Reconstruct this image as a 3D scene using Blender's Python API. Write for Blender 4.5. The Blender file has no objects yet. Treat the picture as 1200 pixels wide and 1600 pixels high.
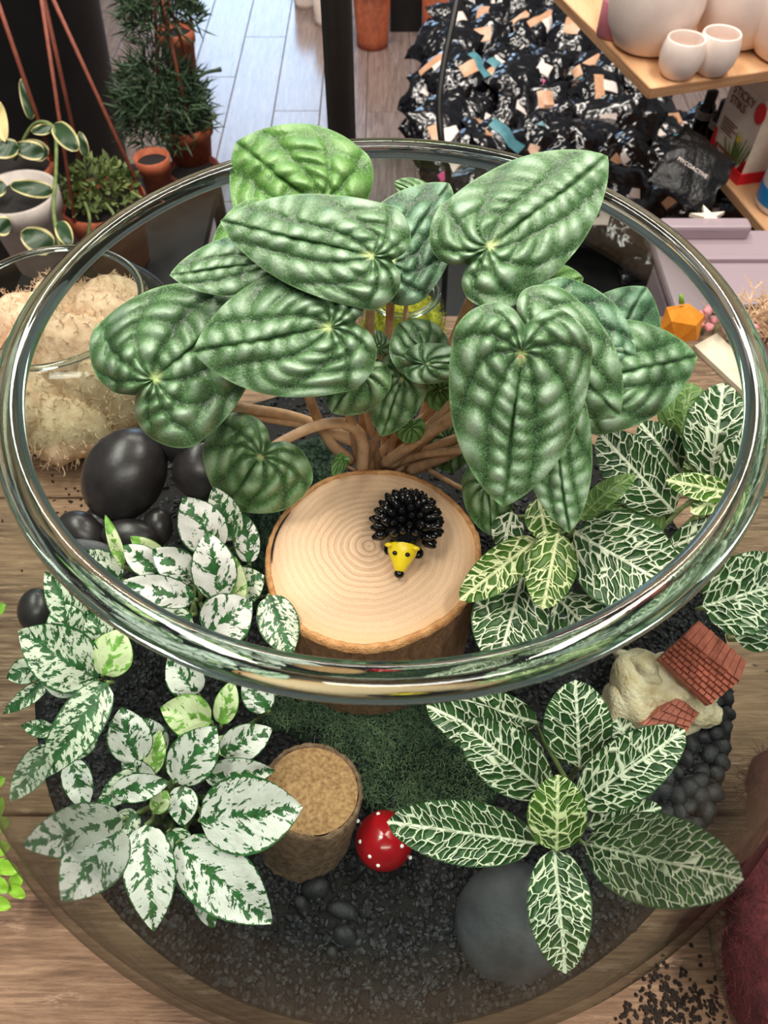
import bpy, bmesh, math, random
import numpy as np
from mathutils import Vector, Matrix, Euler
random.seed(7); RNG = np.random.default_rng(11)

# ------------------------------------------------------------------ units, camera, light
# Everything is authored in units of 8 mm with the bowl's rim plane at z = 0; SCL and LIFT turn that into metres with the floor at 0.
SCL, LIFT = 0.008, 124.0
FPX, PITCH = 1190.0, math.radians(54.5)
CAM = np.array([0.0, -20.42, 18.33])
FWD = np.array([0, math.cos(PITCH), -math.sin(PITCH)])
UPV = np.array([0, math.sin(PITCH), math.cos(PITCH)])
RGT = np.array([1.0, 0, 0])
scene = bpy.context.scene
COL = scene.collection
def W(p): return Vector(((p[0]) * SCL, p[1] * SCL, (p[2] + LIFT) * SCL))

cd = bpy.data.cameras.new('camera'); cam = bpy.data.objects.new('camera', cd); COL.objects.link(cam)
cam.location = W(CAM); cam.rotation_euler = (math.pi / 2 - PITCH, 0, 0)
cd.sensor_fit = 'VERTICAL'; cd.sensor_height = 36; cd.lens = FPX / 1600 * 36
cd.clip_start = 0.005; cd.clip_end = 100
cd.dof.use_dof = True; cd.dof.focus_distance = 32 * SCL; cd.dof.aperture_fstop = 30
scene.camera = cam

wd = bpy.data.worlds.new('world'); scene.world = wd; wd.use_nodes = True
bg = wd.node_tree.nodes['Background']; bg.inputs[0].default_value = (0.93, 0.96, 1.0, 1); bg.inputs[1].default_value = 0.2
def area(name, loc, target, sx, sy, power, col):
    l = bpy.data.lights.new(name, 'AREA'); l.shape = 'RECTANGLE'; l.size = sx; l.size_y = sy; l.energy = power; l.color = col
    o = bpy.data.objects.new(name, l); COL.objects.link(o); o.location = loc
    o.rotation_euler = (Vector(target) - Vector(loc)).to_track_quat('-Z', 'Y').to_euler()
    return o
WARM = (1.0, 0.93, 0.84)
area('ceiling_lamp', (-0.75, 0.35, 2.9), (-0.75, 0.35, 0), 0.25, 1.5, 66, WARM)
area('ceiling_lamp', (0.85, 0.35, 2.9), (0.85, 0.35, 0), 0.25, 1.5, 66, WARM)
area('ceiling_lamp', (0.05, 1.9, 2.9), (0.05, 1.9, 0), 1.5, 0.25, 66, WARM)
area('ceiling_lamp', (0.3, -1.4, 2.9), (0.3, -1.4, 0), 1.5, 0.25, 50, WARM)
area('window_light', (-1.1, 7.0, 1.8), (-0.6, 2.0, 0.4), 1.3, 2.8, 105, (0.5, 0.72, 1.0))
scene.view_settings.view_transform = 'Standard'; scene.view_settings.look = 'None'
scene.view_settings.exposure = -0.55; scene.view_settings.gamma = 1.0; scene.view_settings.use_curve_mapping = False
scene.cycles.transparent_max_bounces = 24; scene.cycles.max_bounces = 14; scene.cycles.transmission_bounces = 12

# ------------------------------------------------------------------ pixel -> place
def ray(x, y): return FWD + (x - 600) / FPX * RGT - (y - 800) / FPX * UPV
def atd(x, y, D):                                   # D = distance along the camera axis
    return CAM + ray(x, y) * D
def atz(x, y, z):
    r = ray(x, y); return CAM + r * ((z - CAM[2]) / r[2])
def depz(x, y, z): return (z - CAM[2]) / ray(x, y)[2]
SPH_Z, SPH_R = -16.0, 20.5
def bed(x, y):
    return -21.5 + 4.0 * np.exp(-((x / 12) ** 2 + ((y - 4) / 9) ** 2))
def fit(x, y, D, r=19.3):
    """nearest depth to D that lies inside the bowl and above its gravel"""
    best = D
    for k in range(60):
        for s in (1, -1):
            d = D + s * k * 0.4
            p = atd(x, y, d); 
            if p[2] > -0.5 or (np.linalg.norm(p - np.array([0, 0, SPH_Z])) < r and p[2] > bed(p[0], p[1]) + .3): return d
    return best

# ------------------------------------------------------------------ materials
def lin(c, a=1.0):
    o = []
    for v in c[:3]:
        v = v / 255.0
        o.append(v / 12.92 if v <= 0.04045 else ((v + 0.055) / 1.055) ** 2.4)
    return (*o, a)
class G:
    def __init__(s, name):
        s.m = bpy.data.materials.new(name); s.m.use_nodes = True; s.t = s.m.node_tree; s.t.nodes.clear()
    def n(s, typ, props=None, **inp):
        nd = s.t.nodes.new('ShaderNode' + typ)
        for k, v in (props or {}).items(): setattr(nd, k, v)
        for k, v in inp.items():
            key = int(k[1:]) if k[0] == 'i' and k[1:].isdigit() else k.replace('_', ' ')
            s.put(nd.inputs[key], v)
        return nd
    def put(s, sock, v):
        if isinstance(v, bpy.types.NodeSocket): s.t.links.new(v, sock)
        elif v is not None:
            try: sock.default_value = v
            except Exception: sock.default_value = v[:3]
    def math(s, op, a, b=None, c=None, clamp=False):
        nd = s.n('Math', {'operation': op, 'use_clamp': clamp}, i0=a)
        if b is not None: s.put(nd.inputs[1], b)
        if c is not None: s.put(nd.inputs[2], c)
        return nd.outputs[0]
    def obj(s): return s.n('TexCoord').outputs['Object']
    def attr(s, name, out='Vector'): return s.n('Attribute', {'attribute_name': name}).outputs[out]
    def map(s, v, scale=(1, 1, 1), rot=(0, 0, 0), loc=(0, 0, 0)):
        return s.n('Mapping', Vector=v, Scale=scale, Rotation=rot, Location=loc).outputs[0]
    def noise(s, v, scale, detail=4, rough=.55, dist=0.0):
        return s.n('TexNoise', Vector=v, Scale=scale, Detail=detail, Roughness=rough, Distortion=dist).outputs[0]
    def vor(s, v, scale, feature='F1', rnd=1.0, out=0):
        return s.n('TexVoronoi', {'feature': feature}, Vector=v, Scale=scale, Randomness=rnd).outputs[out]
    def ramp(s, f, stops, mode='LINEAR'):
        nd = s.n('ValToRGB', Fac=f); e = nd.color_ramp.elements; nd.color_ramp.interpolation = mode
        while len(e) < len(stops): e.new(.5)
        for k, (p, c) in enumerate(stops):
            e[k].position = p; e[k].color = c if len(c) == 4 and max(c) <= 1.0 else lin(c)
        return nd.outputs[0]
    def step(s, f, a, b, lo=0.0, hi=1.0):
        return s.n('MapRange', {'interpolation_type': 'SMOOTHSTEP'}, Value=f, i1=a, i2=b, i3=lo, i4=hi).outputs[0]
    def mix(s, f, a, b, mode='MIX'):
        nd = s.n('Mix', {'data_type': 'RGBA', 'blend_type': mode})
        s.put(nd.inputs[0], f); s.put(nd.inputs[6], a); s.put(nd.inputs[7], b)
        return nd.outputs[2]
    def xyz(s, v): return s.n('SeparateXYZ', Vector=v).outputs
    def comb(s, x, y, z=0.0): return s.n('CombineXYZ', X=x, Y=y, Z=z).outputs[0]
    def bump(s, h, strength=.3, dist=.004):
        return s.n('Bump', Strength=strength, Distance=dist, Height=h).outputs[0]
    def fin(s, color, rough=.5, normal=None, **kw):
        b = s.n('BsdfPrincipled', Roughness=rough)
        s.put(b.inputs['Base Color'], lin(color) if isinstance(color, tuple) and max(color) > 1 else color)
        if normal is not None: s.put(b.inputs['Normal'], normal)
        for k, v in kw.items(): s.put(b.inputs[k.replace('_', ' ')], v)
        o = s.n('OutputMaterial'); s.t.links.new(b.outputs[0], o.inputs[0]); return s.m
    def surf(s, sh):
        o = s.n('OutputMaterial'); s.t.links.new(sh, o.inputs[0]); return s.m
def grained(name, c1, c2, scale=3, rough=.5, bump=.15, detail=5, stretch=(1, 1, 1), bscale=None, **kw):
    g = G(name); v = g.map(g.obj(), stretch); f = g.noise(v, scale, detail)
    h = g.noise(v, bscale or scale * 4, 4)
    return g.fin(g.ramp(f, [(.3, c1), (.7, c2)]), rough, g.bump(h, bump, .002), **kw)

def m_glass_wall(name, tint=(244, 248, 246), refl=0.5, base=0.008):
    g = G(name)
    f = g.n('LayerWeight', Blend=.5).outputs['Facing']
    k = g.math('MULTIPLY_ADD', g.math('POWER', f, 5.5), refl * .62, base)
    t = g.n('BsdfTransparent', Color=g.mix(g.math('POWER', f, 7.0), lin(tint), lin((120, 132, 124)))); r = g.n('BsdfGlossy', Color=(1, 1, 1, 1), Roughness=.02)
    mx = g.n('MixShader', Fac=k); g.t.links.new(t.outputs[0], mx.inputs[1]); g.t.links.new(r.outputs[0], mx.inputs[2])
    return g.surf(mx.outputs[0])
def m_glass_solid(name, col=(243, 249, 247)):
    g = G(name); b = g.n('BsdfGlass', Color=lin(col), Roughness=.0, IOR=1.48)
    return g.surf(b.outputs[0])
def m_peperomia(name, vein, mid, silver, young=0.0):
    g = G(name); q = g.attr('quilt', 'Fac'); r = g.attr('rad', 'Fac'); o = g.obj()
    n = g.noise(o, 3.2, 5, .6); fine = g.noise(o, 16, 3)
    qq = g.math('ADD', q, g.math('MULTIPLY_ADD', n, .5, -.25))
    c = g.ramp(qq, [(.12, vein), (.5, mid), (1.0, silver)])
    ctr = g.step(r, .11, .02)
    c = g.mix(ctr, c, lin((178, 200, 130)))
    c = g.mix(g.step(r, .965, 1.0, 0, .6), c, lin((120, 160, 105)))
    c = g.mix(g.math('MULTIPLY', g.step(fine, .45, .7), .22), c, lin((196, 216, 190)))
    return g.fin(c, .36, g.bump(g.noise(o, 5, 4), .35, .0012), Specular_IOR_Level=.55)
def m_fittonia(name, c1, c2, vc, thick=1.0):
    g = G(name); a = g.xyz(g.attr('leafco')); ph = g.attr('phys')      # leafco: u, v, half width ; phys: px/100
    u, v = a[0], a[1]; av = g.math('ABSOLUTE', v); p = g.xyz(ph)
    ay = g.math('ABSOLUTE', p[1])
    wob = g.math('MULTIPLY_ADD', g.noise(ph, 5, 2), .16, -.08)
    c = g.math('ADD', g.math('SUBTRACT', p[0], g.math('MULTIPLY', ay, .75)), wob)      # constant along a side vein
    rib = g.math('ABSOLUTE', g.math('SUBTRACT', g.math('FRACT', g.math('MULTIPLY', c, 3.9)), .5))
    wv = g.step(rib, .475 - .045 * thick, .5 - .02 * thick)
    mid = g.step(ay, .035 * thick, .012)
    net = g.vor(g.comb(g.math('MULTIPLY', c, 7.0), g.math('MULTIPLY', p[1], 5.2), a[2]), 1.0, 'DISTANCE_TO_EDGE', .75)
    wn = g.step(net, .075 * thick, .025)
    m = g.math('MAXIMUM', g.math('MAXIMUM', wv, mid), wn)
    m = g.math('MULTIPLY', m, g.step(av, .985, .93))
    base = g.ramp(g.noise(ph, 3, 3), [(.3, c1), (.7, c2)])
    col = g.mix(m, base, lin(vc))
    return g.fin(col, .38, g.bump(g.math('SUBTRACT', g.step(net, .0, .3), m), .45, .0016), Specular_IOR_Level=.45)
def m_hypoestes(name, white, green, thr=.5, sc=6.5):
    g = G(name); a = g.xyz(g.attr('leafco')); ph = g.attr('phys'); av = g.math('ABSOLUTE', a[1])
    p = g.xyz(ph); ay = g.math('ABSOLUTE', p[1])
    c = g.math('SUBTRACT', p[0], g.math('MULTIPLY', ay, .7))
    vv = g.comb(g.math('MULTIPLY', c, 1.15), g.math('MULTIPLY', p[1], .95), a[2])
    n = g.noise(vv, sc, 4, .68, .35)
    bias = g.math('ADD', g.step(ay, .10, 0.0, 0, .12), g.step(av, .9, 1.0, 0, .25))
    gmask = g.step(g.math('ADD', n, bias), thr + .055, thr + .085)
    wcol = g.ramp(g.noise(ph, 4, 3), [(.3, white), (.75, tuple(int(q * .9) for q in white[:2]) + (int(white[2] * .88),))])
    gcol = g.ramp(g.noise(ph, 6, 2), [(.3, green), (.7, tuple(min(255, int(q * 1.5)) for q in green))])
    return g.fin(g.mix(gmask, wcol, gcol), .45, g.bump(g.noise(vv, 9, 3), .3, .001), Specular_IOR_Level=.4)
def m_wood_rings():
    g = G('log_end_grain'); o = g.obj(); p = g.xyz(o)
    nz = g.noise(o, .45, 3)
    x = g.math('SUBTRACT', p[0], -.15); y = g.math('SUBTRACT', p[1], .35)
    d = g.math('SQRT', g.math('ADD', g.math('MULTIPLY', x, x), g.math('MULTIPLY', y, y)))
    d = g.math('ADD', d, g.math('MULTIPLY', nz, .55))
    w = g.math('SINE', g.math('MULTIPLY', d, 19.0)); w2 = g.math('SINE', g.math('MULTIPLY', d, 41.0))
    f = g.math('MULTIPLY_ADD', w, .17, g.math('MULTIPLY_ADD', w2, .08, .5))
    near = g.step(d, 4.6, .6, .25, 1.0)
    f = g.math('MULTIPLY_ADD', g.math('SUBTRACT', f, .5), near, .5)
    sp = g.noise(g.map(o, (1, 1, 1)), 22, 3)
    f2 = g.math('ADD', f, g.math('MULTIPLY_ADD', sp, .6, -.3))
    c = g.ramp(f2, [(.12, (178, 138, 102)), (.5, (222, 188, 152)), (.88, (240, 214, 182))])
    c = g.mix(g.step(d, 4.3, 5.3, 0, .5), c, lin((205, 158, 108)))
    return g.fin(c, .75, g.bump(g.math('ADD', f, g.math('MULTIPLY', sp, .6)), .35, .0012))
def m_table():
    g = G('weathered_table_wood'); o = g.obj()
    v = g.map(o, (.10, .85, 1)); n = g.noise(v, 1.3, 8, .62, .7); f = g.noise(g.map(o, (.3, 4.2, 1)), 1.3, 5, .6)
    big = g.noise(g.map(o, (.5, 1, 1)), .09, 3)
    c = g.ramp(g.math('MULTIPLY_ADD', f, .6, g.math('MULTIPLY', n, .45)), [(.34, (58, 42, 33)), (.5, (126, 97, 77)), (.66, (172, 140, 114))])
    c = g.mix(g.step(big, .4, .62, 0, .45), c, lin((190, 152, 118)))
    spl = g.step(g.noise(g.map(o, (.8, 1.6, 1)), .8, 5, .7), .66, .74)
    c = g.mix(spl, c, lin((44, 32, 26)))
    pale = g.step(g.noise(g.map(o, (.35, 1.5, 1), loc=(7, 3, 0)), .9, 6, .7), .58, .66, 0, .55)
    c = g.mix(pale, c, lin((204, 172, 146)))
    return g.fin(c, .7, g.bump(g.math('ADD', f, n), .7, .004))
def m_floor():
    g = G('floor_plank_wood'); o = g.obj(); rnd = g.n('ObjectInfo').outputs['Random']
    v = g.map(o, (.5, .035, 1)); v = g.n('VectorMath', {'operation': 'ADD'}, i0=v, i1=g.comb(g.math('MULTIPLY', rnd, 40), 0, 0)).outputs[0]
    n = g.noise(v, 1.6, 6, .6, 1.2)
    c = g.ramp(n, [(.3, (104, 86, 80)), (.5, (140, 122, 116)), (.72, (168, 150, 142))])
    c = g.mix(g.math('MULTIPLY', rnd, .3), c, lin((140, 118, 108)))
    return g.fin(c, .2, g.bump(n, .08, .002), Specular_IOR_Level=.8)
MAT = {
 'bowl': m_glass_wall('clear_bowl_glass'), 'rim': m_glass_solid('thick_rim_glass'), 'jar': m_glass_wall('clear_jar_glass', base=.015),
 'pep': m_peperomia('peperomia_leaf', (38, 76, 32), (82, 122, 72), (160, 187, 158)),
 'pepdark': m_peperomia('peperomia_leaf_dark', (26, 58, 32), (62, 106, 68), (132, 168, 140)),
 'pepold': m_peperomia('peperomia_leaf_old', (54, 98, 26), (88, 138, 54), (136, 176, 108)),
 'pepyoung': m_peperomia('peperomia_leaf_young', (40, 76, 30), (78, 120, 60), (152, 182, 140)),
 'petiole': grained('peperomia_petiole', (196, 156, 118), (224, 188, 148), 2, .5, .05),
 'fit': m_fittonia('fittonia_leaf', (30, 62, 30), (56, 94, 44), (228, 235, 206)),
 'fityoung': m_fittonia('fittonia_leaf_young', (54, 92, 28), (84, 122, 44), (226, 236, 178), 1.1),
 'fitplain': m_fittonia('fittonia_leaf_underside', (78, 112, 54), (104, 136, 70), (132, 162, 96), .7),
 'hyp': m_hypoestes('hypoestes_leaf_white', (232, 233, 227), (38, 76, 38), .49),
 'hypg': m_hypoestes('hypoestes_leaf_speckled', (222, 228, 208), (36, 72, 38), .455, 11.0),
 'hypy': m_hypoestes('hypoestes_leaf_pale', (214, 226, 178), (92, 130, 56), .5),
 'stem': grained('green_stem', (92, 112, 62), (128, 142, 88), 2, .5, .05),
 'rings': m_wood_rings(), 'table': m_table(), 'floor': m_floor(),
 'bark': grained('log_bark', (110, 78, 54), (156, 118, 84), 1.2, .85, .8, 6, (2.2, 2.2, .5)),
 'barklip': grained('log_bark_lip', (176, 120, 70), (216, 168, 112), 2.2, .85, .6, 6),
 'cork': grained('cork_top', (156, 112, 70), (222, 180, 128), 5.5, .8, .7, 5),
 'corkbark': grained('cork_bark', (98, 74, 56), (168, 136, 106), 3, .85, .9, 6),
 'gravel': grained('black_gravel', (15, 15, 17), (46, 46, 50), .9, .6, .3, 3),
 'soil': grained('black_soil', (16, 14, 14), (34, 30, 28), 2, .9, .8, 6),
 'pebble': grained('black_polished_stone', (36, 33, 34), (52, 48, 48), 1.1, .33, .05, 4),
 'pebblegrey': grained('grey_matte_stone', (58, 59, 63), (82, 84, 88), .9, .5, .12, 5),
 'moss': grained('green_moss', (64, 92, 66), (122, 144, 104), 1.5, .9, .2),
 'mossdark': grained('dark_moss', (18, 38, 24), (42, 66, 44), 1.5, .9, .2),
 'mossbeige': grained('beige_reindeer_moss', (192, 158, 124), (230, 202, 170), 1.2, .9, .3),
 'mossyellow': grained('yellow_moss', (150, 150, 30), (204, 200, 70), 1.2, .9, .3),
 'red': grained('red_gloss_paint', (150, 14, 22), (176, 20, 30), 1, .18, .02), 'white': grained('white_paint', (240, 238, 232), (250, 249, 245), 2, .4, .02),
 'cream': grained('cream_plaster', (198, 176, 134), (236, 222, 192), 1.3, .8, .6, 6), 'rooftile': grained('clay_roof_tile', (140, 74, 58), (186, 104, 84), 1.6, .55, .3),
 'blackgloss': grained('black_enamel', (8, 8, 9), (16, 16, 18), 1, .13, .02), 'yellow': grained('yellow_paint', (236, 208, 24), (250, 226, 48), 1.5, .35, .05),
 'blackmetal': grained('black_metal', (14, 13, 13), (26, 24, 23), .4, .45, .03), 'black': grained('black_plastic', (12, 11, 13), (22, 20, 22), .2, .6, .05),
 'terra': grained('terracotta', (150, 72, 44), (182, 98, 64), .5, .7, .1), 'terradark': grained('dark_terracotta', (96, 42, 30), (120, 58, 42), .5, .7, .1),
 'hanger': grained('brown_hanger_cord', (120, 58, 42), (146, 78, 58), 1, .6, .1),
 'ply': grained('plywood', (206, 156, 110), (232, 188, 144), .5, .6, .1, 5, (1, .12, 1)), 'plyedge': grained('plywood_edge', (150, 104, 70), (206, 160, 116), .8, .7, .2, 4, (.1, .1, 5)),
 'ceramic': grained('white_ceramic', (228, 208, 198), (240, 224, 214), .3, .4, .02), 'pinkceramic': grained('pink_ceramic', (186, 108, 120), (200, 124, 134), .3, .4, .02),
 'redcard': grained('red_card', (214, 20, 34), (226, 30, 44), .5, .4, .02), 'card': grained('cream_card', (232, 214, 196), (244, 232, 214), .4, .5, .02),
 'bottle': grained('white_plastic', (226, 222, 220), (240, 238, 236), .3, .35, .02), 'blue': grained('blue_label', (18, 116, 176), (28, 130, 190), .3, .35, .02),
 'brown': grained('brown_ink', (120, 66, 44), (140, 80, 54), 1, .6, .02), 'labelwhite': grained('white_label', (226, 208, 200), (238, 224, 216), .6, .5, .05),
 'kraft': grained('kraft_label', (190, 140, 104), (216, 168, 132), .6, .35, .1), 'teal': grained('teal_label', (70, 124, 136), (98, 150, 160), .6, .35, .1),
 'magenta': grained('magenta_label', (206, 76, 132), (220, 96, 148), .6, .4, .05), 'orange': grained('orange_felt', (236, 136, 20), (250, 160, 44), 1.2, .8, .3),
 'pink': grained('pink_petals', (226, 132, 146), (240, 170, 176), 1.5, .7, .2), 'paper': grained('printed_paper', (214, 200, 178), (234, 222, 202), .6, .7, .1),
 'bluegrey': grained('blue_grey_leaf', (84, 128, 156), (130, 170, 190), .5, .4, .1), 'herb': grained('rosemary_foliage', (36, 58, 40), (86, 112, 78), .5, .6, .1),
 'string': grained('trailing_foliage', (72, 92, 48), (124, 140, 78), .6, .6, .1), 'fern': grained('bright_fern', (112, 172, 40), (158, 206, 66), .8, .5, .2),
 'wool': grained('dark_red_wool', (58, 18, 24), (98, 38, 42), 1.2, .95, .4), 'driftwood': grained('driftwood', (108, 88, 72), (170, 146, 122), .9, .8, .7, 6, (3, 3, .3)),
 'green': grained('green_print', (70, 104, 44), (128, 150, 64), 1, .5, .02), 'crumb': grained('soil_crumb', (30, 20, 16), (52, 38, 30), 2, .9, .2),
 'greybucket': grained('pale_ceramic_pot', (170, 160, 152), (196, 186, 178), .3, .5, .05), 'cable': grained('black_cable', (10, 10, 10), (20, 20, 20), 1, .5, .02),
}
def m_bag():
    g = G('black_foil_bag'); o = g.obj(); rnd = g.n('ObjectInfo').outputs['Random']
    v = g.n('VectorMath', {'operation': 'ADD'}, i0=o, i1=g.comb(g.math('MULTIPLY', rnd, 90), 0, 0)).outputs[0]
    n = g.noise(v, .2, 2, .5, .2)
    return g.fin((13, 12, 16), .2, g.bump(n, .5, .03), Specular_IOR_Level=.8)
MAT['bag'] = m_bag()
g_ = G('matte_black_bag'); MAT['mattebag'] = g_.fin((9, 9, 10), .42, g_.bump(g_.noise(g_.obj(), .5, 3), .4, .01))
def m_tub():
    g = G('cloudy_plastic'); b = g.n('BsdfPrincipled', Roughness=.35); b.inputs['Base Color'].default_value = lin((176, 158, 166))
    t = g.n('BsdfTransparent', Color=lin((220, 206, 212))); mx = g.n('MixShader', Fac=.72)
    g.t.links.new(t.outputs[0], mx.inputs[1]); g.t.links.new(b.outputs[0], mx.inputs[2]); return g.surf(mx.outputs[0])
MAT['tub'] = m_tub()
def m_hoya():
    g = G('hoya_leaf_cream_edge'); a = g.xyz(g.attr('leafco')); av = g.math('ABSOLUTE', a[1])
    e = g.math('MAXIMUM', g.step(av, .74, .84), g.step(a[0], .93, .97))
    c = g.mix(e, lin((44, 70, 42)), lin((200, 190, 132)))
    return g.fin(c, .4)
MAT['hoya'] = m_hoya()

# ------------------------------------------------------------------ mesh helpers
ROOTS = []
class MB:
    def __init__(s): s.v = []; s.f = []; s.n = 0
    def add(s, v, f):
        v = np.asarray(v, float); s.v.append(v); s.f += [tuple(i + s.n for i in q) for q in f]; s.n += len(v); return s
    def verts(s): return np.vstack(s.v)
def mesh(name, v, f, mat, smooth=True, attrs=None):
    me = bpy.data.meshes.new(name); me.from_pydata([tuple(p) for p in v], [], f); me.update()
    if smooth: me.polygons.foreach_set('use_smooth', [True] * len(me.polygons))
    me.materials.append(MAT[mat] if isinstance(mat, str) else mat)
    for k, (typ, data) in (attrs or {}).items():
        a = me.attributes.new(k, typ, 'POINT'); a.data.foreach_set('vector' if typ == 'FLOAT_VECTOR' else 'value', np.asarray(data, np.float32).ravel())
    return me
def root(name, loc, label=None, cat=None, group=None, kind=None, data=None):
    o = bpy.data.objects.new(name, data); COL.objects.link(o); o.location = tuple(loc); ROOTS.append(o)
    if label: o['label'] = label
    if cat: o['category'] = cat
    if group: o['group'] = group
    if kind: o['kind'] = kind
    return o
def part(name, par, v, f, mat, smooth=True, attrs=None, label=None, kind=None, up=None):
    """a mesh in absolute authored coordinates, hung under its thing (or under a part of that thing)"""
    top = par
    while top.parent: top = top.parent
    me = mesh(name, np.asarray(v, float) - np.array(top.location), f, mat, smooth, attrs)
    o = bpy.data.objects.new(name, me); COL.objects.link(o); o.parent = par
    if label: o['label'] = label
    if kind: o['kind'] = kind
    return o
def single(name, loc, v, f, mat, label, cat, group=None, kind=None, smooth=True, attrs=None):
    return root(name, loc, label, cat, group, kind, mesh(name, np.asarray(v, float) - np.array(loc), f, mat, smooth, attrs))
def lathe(prof, c, seg=64, closed=False, axis=None):
    n = len(prof); a = np.arange(seg) * 2 * math.pi / seg; v = []
    for r, z in prof: v.append(np.stack([r * np.cos(a), r * np.sin(a), np.full(seg, z)], 1))
    v = np.vstack(v); f = []
    for i in range(n if closed else n - 1):
        j = (i + 1) % n
        for k in range(seg):
            l = (k + 1) % seg; f.append((i * seg + k, i * seg + l, j * seg + l, j * seg + k))
    if axis is not None:
        q = Vector((0, 0, 1)).rotation_difference(Vector(axis)).to_matrix(); v = v @ np.array(q).T
    return v + np.asarray(c, float), f
def tube(pts, rad, seg=8, caps=True):
    pts = np.asarray(pts, float); n = len(pts); rad = np.broadcast_to(rad, n); v = []; f = []
    T = np.gradient(pts, axis=0); ref = np.array([0.31, .2, .93])
    for i in range(n):
        t = T[i] / (np.linalg.norm(T[i]) + 1e-9); a = np.cross(t, ref); a /= np.linalg.norm(a) + 1e-9; b = np.cross(t, a)
        for k in range(seg):
            q = 2 * math.pi * k / seg; v.append(pts[i] + rad[i] * (math.cos(q) * a + math.sin(q) * b))
    for i in range(n - 1):
        for k in range(seg): l = (k + 1) % seg; f.append((i * seg + k, i * seg + l, (i + 1) * seg + l, (i + 1) * seg + k))
    if caps: f.append(tuple(range(seg))[::-1]); f.append(tuple((n - 1) * seg + k for k in range(seg)))
    return np.array(v), f
def bez(p0, p1, p2, p3, n=14):
    t = np.linspace(0, 1, n)[:, None]; p0, p1, p2, p3 = map(np.asarray, (p0, p1, p2, p3))
    return (1 - t) ** 3 * p0 + 3 * (1 - t) ** 2 * t * p1 + 3 * (1 - t) * t * t * p2 + t ** 3 * p3
def poly(pts, n=6):                                     # smooth line through points
    pts = np.asarray(pts, float); P = np.vstack([2 * pts[0] - pts[1], pts, 2 * pts[-1] - pts[-2]]); out = []
    for i in range(1, len(P) - 2):
        for t in np.linspace(0, 1, n, endpoint=False):
            a, b, c, d = P[i - 1:i + 3]; out.append(.5 * ((2 * b) + (-a + c) * t + (2 * a - 5 * b + 4 * c - d) * t * t + (-a + 3 * b - 3 * c + d) * t ** 3))
    out.append(pts[-1]); return np.array(out)
_ico = {}
def ico(sub):
    if sub not in _ico:
        b = bmesh.new(); bmesh.ops.create_icosphere(b, subdivisions=sub, radius=1); b.verts.ensure_lookup_table()
        _ico[sub] = (np.array([v.co[:] for v in b.verts]), [tuple(x.index for x in q.verts) for q in b.faces]); b.free()
    return _ico[sub]
def lump(c, ax, sub=3, rough=.08, freq=1.3, seed=0, flat=0.0):
    """irregular ellipsoid; ax = three half-axis vectors"""
    v, f = ico(sub); r = np.random.default_rng(seed); d = np.ones(len(v))
    for k in range(5):
        w = r.normal(size=3) * freq * (1 + k * .5); d += rough / (1 + k * .6) * np.sin(v @ w + r.uniform(0, 6.3))
    q = v * d[:, None]
    if flat: q = np.sign(q) * np.abs(q) ** (1 - flat)
    return np.asarray(c) + q @ np.array(ax, float), f
def pxaxes(D, rx, ry, rz, rot=0):
    """half axes seen as rx, ry pixels and rz units deep"""
    a = math.radians(rot); k = D / FPX; X = RGT * math.cos(a) - UPV * math.sin(a); Y = RGT * math.sin(a) + UPV * math.cos(a)
    return [X * rx * k, Y * ry * k, FWD * rz]
def box(c, ex, ey, ez):
    c, ex, ey, ez = map(np.asarray, (c, ex, ey, ez)); v = [c + a * ex + b * ey + d * ez for d in (-1, 1) for b in (-1, 1) for a in (-1, 1)]
    return np.array(v), [(0, 2, 3, 1), (4, 5, 7, 6), (0, 1, 5, 4), (2, 6, 7, 3), (0, 4, 6, 2), (1, 3, 7, 5)]
def bevbox(c, ex, ey, ez, b=.1):
    """box with chamfered edges"""
    c, ex, ey, ez = map(lambda q: np.asarray(q, float), (c, ex, ey, ez)); L = [np.linalg.norm(e) for e in (ex, ey, ez)]; E = [ex / L[0], ey / L[1], ez / L[2]]
    bm = bmesh.new(); bmesh.ops.create_cube(bm, size=2)
    for v in bm.verts: v.co = Vector((v.co.x * L[0], v.co.y * L[1], v.co.z * L[2]))
    bmesh.ops.bevel(bm, geom=bm.edges[:], offset=b, segments=2, affect='EDGES', profile=.5)
    bm.verts.ensure_lookup_table(); v = np.array([q.co[:] for q in bm.verts]); f = [tuple(x.index for x in q.verts) for q in bm.faces]; bm.free()
    return c + v @ np.array(E), f
def slab(q4, t, n):                                     # four corner points + thickness along n
    q = np.asarray(q4, float); n = np.asarray(n, float); v = np.vstack([q, q - n * t])
    return v, [(0, 1, 2, 3), (7, 6, 5, 4), (0, 4, 5, 1), (1, 5, 6, 2), (2, 6, 7, 3), (3, 7, 4, 0)]

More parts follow.
